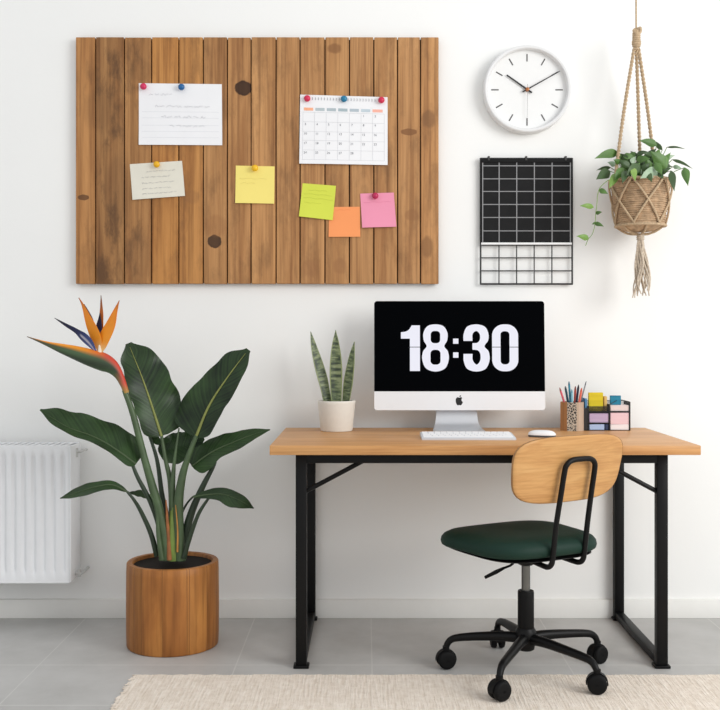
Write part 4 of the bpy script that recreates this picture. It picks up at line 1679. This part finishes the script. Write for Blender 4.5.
b = MB()
b.tube([(hx(635.6), HY, 2.9), (hx(636.2), HY, hz(30))], .0034, 8)
b.build('hanging_cord', M_JUTE, hg)
kx = hx(636.4)
b = MB()
b.tube([(kx - .002, HY, hz(31)), (kx + .012, HY - .008, hz(28.5)), (kx + .012, HY - .006, hz(33)), (kx - .004, HY - .012, hz(34)), (kx - .01, HY, hz(30.5)), (kx + .004, HY + .004, hz(28))], .0055, 8, smooth=6)
for i in range(7):
    z = hz(33.5 + i * 2.1)
    r = .0115 + (.002 if i in (4, 5) else 0)
    b.tube([(kx + r * math.cos(a), HY + r * math.sin(a), z + .0015 * math.sin(a)) for a in [2 * PI * k / 16 for k in range(17)]], .0048, 6)
b.tube([(kx, HY, hz(30)), (kx, HY, hz(50))], .010, 8)
b.build('knot', M_JUTE, hg)


def potr(z):
    t = max(0, min(1, (z - zbm) / (zt - zbm)))
    return .084 + (.1125 - .084) * t ** .8


rim_pts = []
for ang in (215, 335, 95):
    a = math.radians(ang)
    rim_pts.append((HX + .108 * math.cos(a) * 1.0, HY + .108 * math.sin(a), zt + .002))
ENDS = [Vector((hx(612), HY - .045, zt)), Vector((HX + .084, HY + .081, zt)), Vector((hx(648), HY + .1, zt))]
for e in ENDS:
    a = math.atan2(e.y - HY, e.x - HX)
    e.x, e.y = HX + (potr(zt) + .004) * math.cos(a), HY + (potr(zt) + .004) * math.sin(a)
for i, e in enumerate(ENDS):
    st = Vector((kx + (-.008, .008, 0)[i], HY, hz(48)))
    b = MB()
    twist_rope(b, [st, st.lerp(e, .5) + Vector(((-.004, .004, 0)[i], 0, 0)), e], .0066, 17, 80)
    b.build('rope', M_JUTE, hg)
# net around the pot
b = MB()
NA = 6
offs = math.radians(-60)


def pot_pt(a, z, out=.0060):
    r = potr(z) + out
    return Vector((HX + r * math.cos(a), HY + r * math.sin(a), z))


for i in range(NA):
    a0 = offs + 2 * PI * i / NA
    for s in (-1, 1):
        b.tube([pot_pt(a0 + s * (2 * PI / NA) * t * 1.0, zt + .004 - (zt - zbm + .0) * t * .93) for t in [k / 14 for k in range(15)]], .0042, 7)
zr = zbm + (zt - zbm) * .06
b.tube([pot_pt(2 * PI * k / 40, zr) for k in range(41)], .0048, 7)
b.tube([pot_pt(2 * PI * k / 40, zt + .002, .003) for k in range(41)], .0045, 7)
zg = hz(234.5)
for i in range(NA):
    a0 = offs + 2 * PI * (i + .5) / NA
    b.tube([pot_pt(a0, zr), Vector((HX + .05 * math.cos(a0), HY + .05 * math.sin(a0), zbm - .015)), Vector((HX, HY, zg))], .0042, 6, smooth=5)
b.build('net', M_JUTE, hg)
b = MB()
for i in range(3):
    b.tube([(HX + .011 * math.cos(a), HY + .011 * math.sin(a), hz(235.5 + i * 1.8)) for a in [2 * PI * k / 14 for k in range(15)]], .0046, 6)
b.tube([(HX, HY, zg), (HX, HY, hz(242))], .009, 8)
random.seed(11)
for i in range(26):
    a = 2 * PI * i / 26
    r0, r1 = .006, random.uniform(.014, .040)
    ln = random.uniform(.8, 1.0)
    ze = hz(238 + 60 * ln)
    pts = []
    for k in range(9):
        t = k / 8
        rr = r0 + (r1 - r0) * t ** .8 + .003 * math.sin(t * 9 + i * 2)
        aa = a + .5 * math.sin(t * 6 + i)
        pts.append((HX + .004 * t + rr * math.cos(aa), HY + rr * .7 * math.sin(aa), hz(238) + (ze - hz(238)) * t))
    b.tube(pts, [.0038, .0036, .0034, .003, .0022], 6, smooth=3)
b.build('tassel', plain('pale_jute_tassel', (198, 184, 166), .9, spec=.1, noise_amt=.2, nscale=150), hg)

hp = thing('hanging_plant', (HX, HY, zbm), 'trailing green plant in a twine-wrapped pot held by the rope hanger', 'potted plant')
b = MB()
prof = [(.002, zbm - .0115), (.03, zbm - .011), (.055, zbm - .0075), (.070, zbm - .002), (.077, zbm + .004)]
nl = 22
random.seed(5)
for i in range(nl):
    zz = zbm + .006 + (zt - zbm - .006) * i / nl
    h = (zt - zbm - .006) / nl
    r = potr(zz)
    dr = random.uniform(-.0018, .0012)
    prof += [(r - .0022 + dr, zz), (r + .0012 + dr, zz + h * .3), (r + .0012 + dr, zz + h * .65)]
prof += [(potr(zt) - .004, zt), (potr(zt) - .012, zt), (potr(zt) - .014, zt - .03)]
b.lathe(prof, HX, HY, 72, rfun=lambda a, h: 1 + .008 * noise.noise((math.cos(a) * 2.5, math.sin(a) * 2.5, h * 55)))
part_label(b.build('pot', M_TWINE, hp), 'pot wound with tan twine')
b = MB()
b.lathe([(potr(zt) - .012, zt - .022), (.04, zt - .016), (.001, zt - .014)], HX, HY, 36)
b.build('soil', M_SOIL, hp)
PL = [leaf_mat('pothos_mid', (52, 88, 34), (98, 136, 62), .45, 12, 5), leaf_mat('pothos_dark', (34, 58, 26), (70, 98, 50), .45, 12, 5), leaf_mat('pothos_light', (92, 132, 52), (142, 172, 84), .4, 12, 5),
      leaf_mat('pothos_pale', (120, 150, 116), (176, 194, 168), .4, 12, 5)]
HEART = [.12, .75, 1.0, .98, .86, .68, .46, .22, .03]
Z0 = (570, 120, 3.738)


def pl(u, v):
    return (Z0[0] + u / Z0[2], Z0[1] + v / Z0[2])


#  base, tip, half width, depth base, depth tip, colour
LV = [((180, 122), (92, 144), 17, -.17, -.20, 0), ((150, 192), (98, 222), 20, -.20, -.26, 1), ((152, 178), (98, 188), 7, -.14, -.12, 1), ((324, 94), (258, 77), 15, -.12, -.14, 0),
      ((345, 112), (300, 72), 9, -.10, -.09, 1), ((362, 102), (432, 109), 4, -.13, -.15, 1), ((382, 148), (458, 182), 6, -.16, -.20, 1), ((428, 178), (441, 246), 16, -.20, -.25, 0),
      ((378, 190), (390, 266), 14, -.25, -.29, 1), ((360, 180), (300, 116), 28, -.20, -.22, 0), ((340, 176), (376, 122), 16, -.17, -.15, 0), ((330, 190), (262, 218), 21, -.25, -.30, 3),
      ((236, 178), (244, 228), 12, -.27, -.31, 2), ((220, 180), (180, 150), 16, -.20, -.2, 1), ((262, 170), (210, 208), 20, -.25, -.29, 1), ((176, 200), (146, 256), 15, -.24, -.28, 2),
      ((200, 180), (166, 226), 16, -.24, -.27, 0), ((300, 180), (282, 140), 13, -.20, -.21, 0), ((258, 150), (226, 116), 12, -.12, -.10, 1), ((270, 190), (300, 160), 14, -.24, -.24, 1),
      ((220, 150), (176, 128), 9, -.10, -.08, 1), ((320, 160), (344, 205), 15, -.26, -.29, 0), ((210, 190), (196, 236), 14, -.26, -.30, 1), ((290, 196), (306, 232), 12, -.27, -.31, 1),
      ((330, 196), (350, 220), 11, -.26, -.30, 1), ((250, 130), (290, 118), 9, -.08, -.07, 1), ((350, 150), (392, 132), 10, -.14, -.14, 3), ((170, 170), (140, 158), 10, -.12, -.1, 3),
      ((180, 160), (210, 140), 11, -.09, -.08, 0), ((240, 190), (262, 160), 13, -.23, -.22, 0), ((385, 175), (418, 182), 8, -.21, -.23, 3), ((270, 140), (310, 150), 12, -.10, -.09, 1), ((230, 160), (200, 170), 14, -.14, -.13, 1), ((330, 140), (290, 160), 14, -.12, -.11, 1)]
VINE = [((108, 262), (142, 276), 10, -.25, -.27, 0), ((88, 326), (36, 321), 10, -.25, -.27, 2), ((96, 350), (120, 344), 7, -.26, -.28, 0), ((92, 386), (126, 398), 8, -.26, -.28, 0),
        ((100, 384), (82, 390), 5, -.25, -.26, 0), ((70, 444), (24, 434), 11, -.27, -.29, 2)]
random.seed(31)
for i in range(44):                  # the inner foliage that fills the pot
    u0, v0 = random.uniform(185, 345), random.uniform(135, 205)
    an = random.uniform(-PI, 0)
    ln = random.uniform(34, 60)
    yb = random.uniform(-.20, -.10)
    LV.append(((u0, v0), (u0 + ln * math.cos(an), v0 + ln * .7 * math.sin(an) + 8), random.uniform(10, 16), yb, yb - random.uniform(-.03, .03), random.choice((0, 0, 1, 1, 1, 3))))

for k, (p, q, w, y0, y1, ci) in enumerate(LV + VINE):
    (x0, y0p), (x1, y1p) = pl(*p), pl(*q)
    mx, my = (x0 + x1) / 2, (y0p + y1p) / 2 - abs(x1 - x0) * .06
    ww = [w / Z0[2] * h for h in HEART]
    rows, uvs, spine = leaf_rows([(x0, y0p, y0), (mx, my, (y0 + y1) / 2 - .006), (x1, y1p, y1)], ww, ww, .35, .35 if k % 2 else -.25, 14, 3, .05, 0, k)
    b = MB()
    b.grid(rows, uvs)
    b.build('leaf', PL[ci], hp, solid=.0010, smooth=80)
    if k < len(LV):
        b = MB()
        e = at(x0, y0p, y0)
        st = Vector((HX + (e.x - HX) * .45, HY + max(-.07, min(.06, (e.y - HY) * .5)), zt - .02))
        b.tube([st, st.lerp(e, .5) + Vector((0, 0, .015)), e], .0014, 5, smooth=5)
        b.build('stem', PL[0], hp)
b = MB()
vp = [pl(190, 215), pl(150, 222), pl(118, 246), pl(105, 272), pl(100, 320), pl(96, 350), pl(94, 386), pl(84, 425), pl(68, 446), pl(58, 470)]
vy = [-.22, -.262, -.262, -.255, -.255, -.258, -.26, -.265, -.27, -.27]
b.tube([at(p[0], p[1], y) for p, y in zip(vp, vy)], .0013, 6, smooth=6)
b.build('vine', PL[2], hp)

# ------------------------------------------------------------------ rug
RX0, RX1, RY0, RY1, RT = -.742, 2.4, -2.3, -.697, .006


def rug_mat():
    m, nt, p = new_mat('cream_woven_rug')
    L = nt.links.new
    tc = nt.nodes.new('ShaderNodeTexCoord')
    mp = nt.nodes.new('ShaderNodeMapping')
    mp.inputs['Scale'].default_value = (150, 9, 1)
    L(tc.outputs['Object'], mp.inputs['Vector'])
    w = nt.nodes.new('ShaderNodeTexNoise')
    w.inputs['Scale'].default_value = 1
    w.inputs['Detail'].default_value = 4
    L(mp.outputs[0], w.inputs['Vector'])
    n = nt.nodes.new('ShaderNodeTexNoise')
    n.inputs['Scale'].default_value = 40
    n.inputs['Detail'].default_value = 6
    n.inputs['Roughness'].default_value = .7
    L(tc.outputs['Object'], n.inputs['Vector'])
    a = nt.nodes.new('ShaderNodeMath'); a.operation = 'ADD'
    L(w.outputs['Fac'], a.inputs[0]); L(n.outputs['Fac'], a.inputs[1])
    r = nt.nodes.new('ShaderNodeValToRGB')
    r.color_ramp.elements[0].position = .38
    r.color_ramp.elements[0].color = srgb(222, 208, 192)
    r.color_ramp.elements[1].position = .62
    r.color_ramp.elements[1].color = srgb(244, 234, 222)
    h = nt.nodes.new('ShaderNodeMath'); h.operation = 'MULTIPLY'; h.inputs[1].default_value = .5
    L(a.outputs[0], h.inputs[0])
    L(h.outputs[0], r.inputs['Fac'])
    L(r.outputs['Color'], p.inputs['Base Color'])
    p.inputs['Roughness'].default_value = .95
    p.inputs['Specular IOR Level'].default_value = .1
    bp = nt.nodes.new('ShaderNodeBump')
    bp.inputs['Strength'].default_value = .8
    bp.inputs['Distance'].default_value = .006
    L(a.outputs[0], bp.inputs['Height'])
    L(bp.outputs['Normal'], p.inputs['Normal'])
    return m


M_RUG = rug_mat()
rug = thing('rug', ((RX0 + RX1) / 2, (RY0 + RY1) / 2, 0), 'cream woven rug with a ragged fringed edge on the grey tile floor', 'rug')
b = MB()
random.seed(21)
back = []
x = RX0
while x < RX1:
    back.append((x, RY1 + random.uniform(-.006, .004)))
    x += random.uniform(.012, .03)
left = []
y = RY0
pts = [(RX1, RY0), (RX1, RY1)] + back[::-1]
yy = RY1 - .02
while yy > RY0:
    pts.append((RX0 + random.uniform(-.004, .006), yy))
    yy -= random.uniform(.015, .035)
pts.append((RX0, RY0))
b.poly(pts, 0, RT, plane='xy')
b.build('weave', M_RUG, rug, smooth=30)
b = MB()
for i in range(130):
    y = RY1 - .004 - i * .0105
    L_ = random.uniform(.008, .022)
    b.tube([(RX0 + .012, y, RT * .6), (RX0 - L_ * .5, y + random.uniform(-.004, .004), RT * .6), (RX0 - L_, y + random.uniform(-.010, .006), .0028)], [.0034, .003, .0018], 5, smooth=3)
for i in range(240):
    x = RX0 + .01 + i * .0130
    L_ = random.uniform(.001, .006)
    b.tube([(x, RY1 - .012, RT * .6), (x + random.uniform(-.005, .005), RY1 + L_, .003)], [.0034, .002], 5)
o = b.build('fringe', M_RUG, rug)
o['kind'] = 'stuff'

# ------------------------------------------------------------------ office chair
CX, CY_ = .527, -.650
fa = math.radians(32)
fwd = Vector((-math.sin(fa), math.cos(fa), 0))
lat = Vector((math.cos(fa), math.sin(fa), 0))
CH_O = Vector((CX, CY_, 0))
ch = thing('office_chair', CH_O, 'swivel chair with dark green seat and curved wooden backrest at the desk', 'chair')


def cp(f, l, z):
    return CH_O + fwd * f + lat * l + Vector((0, 0, z))


# seat cushion
b = MB()
rows = []
ns = 72


def seat_r(a):
    """radius of the seat outline, a from the forward axis: a rounded trapezoid, wider in front"""
    cx_, sx_ = math.cos(a), math.sin(a)
    hw = .222 + .016 * cx_
    hl = .218
    e = 3.6
    return (abs(cx_ / hl) ** e + abs(sx_ / hw) ** e) ** (-1 / e)


for s, z in ((.0004, .471), (.3, .4715), (.55, .472), (.75, .4705), (.87, .466), (.95, .457), (.99, .445), (1.0, .433), (.985, .421), (.95, .415), (.85, .413), (.3, .413), (.0004, .413)):
    row = []
    for k in range(ns + 1):
        a = 2 * PI * k / ns
        r = seat_r(a) * s
        f, l = r * math.cos(a + .09), r * math.sin(a + .09)
        dz = -.012 * max(0, f / .22) ** 2 * (1 if s > .3 else s)    # waterfall front
        dz += .006 * max(0, -f / .22) ** 2 + (-.004 * (1 - s) if z > .45 else 0)
        row.append(cp(f + .010, l - .018, z + dz))
    rows.append(row)
b.grid(rows)
b.build('seat', M_GREEN, ch, smooth=80)
b = MB()
rows = []
for s, z in ((.0004, .414), (.9, .414), (.93, .409), (.88, .404), (.0004, .402)):
    rows.append([cp(seat_r(2 * PI * k / ns) * s * math.cos(2 * PI * k / ns + .09) + .010, seat_r(2 * PI * k / ns) * s * math.sin(2 * PI * k / ns + .09) - .018, z) for k in range(ns + 1)])
b.grid(rows)
b.build('seat_pan', M_BLACKPL, ch)
b = MB()
MR = Matrix.Translation(CH_O) @ Matrix.Rotation(fa, 4, 'Z')
b.box(-.062, .062, -.085, .085, .380, .408, .006, 2, MR)
b.lathe([(.02, .352), (.034, .360), (.036, .382)], CX, CY_, 24)
b.build('tilt_mechanism', M_BLACK, ch)
b = MB()
lv0, lv1 = at(513, 563.5, -.63), at(485, 577.5, -.60)
b.tube([Vector((CX - .03, CY_ + .02, .388)), lv0, lv0.lerp(lv1, .35)], .0042, 8, smooth=3)
b.tube([lv0.lerp(lv1, .3), lv0.lerp(lv1, .6), lv1], [.0045, .0072, .0055], 8)
b.build('height_lever', M_BLACKPL, ch)
# backrest
BW, BH = .452, .214
tilt = math.radians(11)
b = MB()
rows, uvs = [], []
bo, bz_ = -.228, .695


def back_pt(u, v, off):
    """u, v in -1..1 over the panel; off: behind (+) or in front"""
    l = u * BW / 2
    curve = .016 * (u * u)
    z = v * BH / 2
    f = bo + curve - math.sin(tilt) * z - off
    return cp(f, l - .013, bz_ + math.cos(tilt) * z)


def back_map(s, a):
    e = 3.8
    c_, s_ = math.cos(a), math.sin(a)
    r = (abs(c_) ** e + abs(s_) ** e) ** (-1 / e)
    v = r * s_ * s
    u = r * c_ * s * (1 + .05 * v)
    return u, v


for s, off in ((.0004, .0065), (.4, .0065), (.75, .0065), (.94, .0065), (.985, .0052), (1.0, .002), (1.0, -.002), (.985, -.0052), (.94, -.0065), (.5, -.0065), (.0004, -.0065)):
    row = []
    for k in range(65):
        u, v = back_map(s, 2 * PI * k / 64)
        row.append(back_pt(u, v, off))
        uvs.append((u * .2, v * .1))
    rows.append(row)
b.grid(rows, uvs)
M_BACK = wood('oak_veneer', (213, 168, 112), (203, 154, 97), (180, 128, 76), (5, 26, 1), (8, 160, 1), rough=.42, coord='UV', contrast=.8)
b.build('backrest', M_BACK, ch, smooth=50)
b = MB()
rows = []
for s, off in ((.9985, .0035), (1.0005, 0), (.9985, -.0035)):
    rows.append([back_pt(*back_map(s, 2 * PI * k / 64), off) for k in range(65)])
b.grid(rows)
part_label(b.build('edge_band', plain('dark_plywood_edge', (122, 88, 56), .5, noise_amt=.15), ch), 'dark edge of the wooden backrest')
# bent tube
TR = .0086


def tube_side(s):
    h = -.009
    return [cp(-.02, h + s * .056, .396), cp(-.10, h + s * .060, .394), cp(-.165, h + s * .064, .389), cp(-.190, h + s * .066, .390), cp(-.206, h + s * .066, .402), cp(-.213, h + s * .066, .43), cp(-.224, h * .8 + s * .066, .52),
            cp(-.240, h * .4 + s * .064, .62), cp(-.251, s * .063, .69), cp(-.2555, s * .058, .712), cp(-.2575, s * .039, .725)]


pts = tube_side(-1) + [cp(-.258, 0, .7275)] + tube_side(1)[::-1]
b = MB()
b.tube(pts, TR, 14, smooth=6)
b.build('back_support', M_BLACK, ch, smooth=80)
# gas lift
b = MB()
b.lathe([(.0145, .255), (.0145, .385)], CX, CY_, 24)
part_label(b.build('gas_lift', plain('dark_steel', (112, 112, 110), .3, metal=.9), ch), 'bare steel piston')
b = MB()
b.lathe([(.0255, .140), (.0268, .150), (.0268, .262), (.0255, .268), (.016, .268)], CX, CY_, 28)
b.build('column_cover', M_BLACKPL, ch)
b = MB()
b.lathe([(.022, .072), (.028, .076), (.032, .10), (.036, .118), (.034, .136), (.028, .146)], CX, CY_, 28)
b.build('hub', M_BLACK, ch)
# five legs and casters from their spots on the floor
CAST = [((446, 658), 3.386), ((499.4, 688.6), 3.070), ((597, 682.6), 3.130), ((597.4, 652.8), 3.442), ((497.5, 641), 3.61)]
for k, ((px, py), d) in enumerate(CAST):
    y = d + CAMY
    x = (px - VX) * d / FOC
    zf = RT if y < RY1 - .01 else 0.0
    cc = Vector((x, y, zf + .031))
    dirv = Vector((x - CX, y - CY_, 0))
    R_ = dirv.length
    dirv.normalize()
    o3 = Vector((CX, CY_, 0))
    b = MB()
    q = lambda r, z: o3 + dirv * r + Vector((0, 0, z))
    b.tube([q(.015, .112), q(.08, .114), q(.16, .110), q(R_ - .045, .104), q(R_ - .018, .096), q(R_ - .004, .080), q(R_, .060 + zf)], [.0185, .0165, .0145, .0128, .0115, .0105, .0095], 12, smooth=6, flat=1.0)
    b.build('base_leg', M_BLACK, ch, smooth=80)
    cs = bpy.data.objects.new('caster', None)
    # caster: hood, two wheels
    ax = Vector((-dirv.y, dirv.x, 0)).normalized()
    sw = math.radians((20, -35, 40, 15, -10)[k])
    ax = Matrix.Rotation(sw, 3, 'Z') @ ax
    fw = Vector((ax.y, -ax.x, 0))
    b = MB()
    rows = []
    for s in (-.010, -.006, 0, .006, .010):
        rows.append([cc + ax * s + fw * (.0325 * math.cos(a)) + Vector((0, 0, .0325 * math.sin(a))) for a in [math.radians(-8 + 196 * j / 16) for j in range(17)]])
    b.grid(rows)
    b.tube([cc + Vector((0, 0, .028)), cc + Vector((0, 0, .042))], .0105, 10)
    b.tube([cc - ax * .02, cc + ax * .02], .006, 8)
    hd_ = b.build('caster', M_BLACKPL, ch, solid=.003, smooth=60)
    for s in (-1, 1):
        b = MB()
        rows = []
        for ww, rr in ((.0045, .0255), (.0065, .0295), (.010, .0305), (.018, .0305), (.0225, .0285), (.0245, .024), (.0250, .016), (.0250, .003)):
            rows.append([cc + ax * (s * ww) + fw * (rr * math.cos(2 * PI * j / 28)) + Vector((0, 0, rr * math.sin(2 * PI * j / 28))) for j in range(29)])
        b.grid(rows)
        b.build('wheel', M_RUBBER, hd_, smooth=50)

# ------------------------------------------------------------------ camera, light, view
cam = bpy.data.cameras.new('camera')
co = bpy.data.objects.new('camera', cam)
COL.objects.link(co)
co.location = (0, CAMY, CAMZ)
co.rotation_euler = (PI / 2, 0, 0)
cam.sensor_width = 36
cam.sensor_fit = 'HORIZONTAL'
cam.lens = 36 * FOC / 720
cam.shift_x = (360 - VX) / 720
cam.shift_y = (VY - 355) / 720
cam.clip_start = .05
sc.camera = co

w = bpy.data.worlds.new('daylight')
sc.world = w
w.use_nodes = True
bg = w.node_tree.nodes['Background']
bg.inputs['Color'].default_value = (.97, .985, 1, 1)
bg.inputs['Strength'].default_value = .84


def area(name, loc, target, sx, sy, power, col):
    l = bpy.data.lights.new(name, 'AREA')
    l.shape = 'RECTANGLE'
    l.size, l.size_y = sx, sy
    l.energy = power
    l.color = col
    o = bpy.data.objects.new(name, l)
    COL.objects.link(o)
    o.location = loc
    d = Vector(target) - Vector(loc)
    o.rotation_euler = d.to_track_quat('-Z', 'Y').to_euler()
    return o


area('window_daylight', (3.8, -3.4, 2.6), (.1, 0, 1.0), 2.4, 2.4, 135, (1, .995, .98))

sc.view_settings.view_transform = 'Standard'
sc.view_settings.look = 'None'
sc.view_settings.exposure = 0
sc.view_settings.gamma = 1
sc.view_settings.use_curve_mapping = False
sc.cycles.use_denoising = True
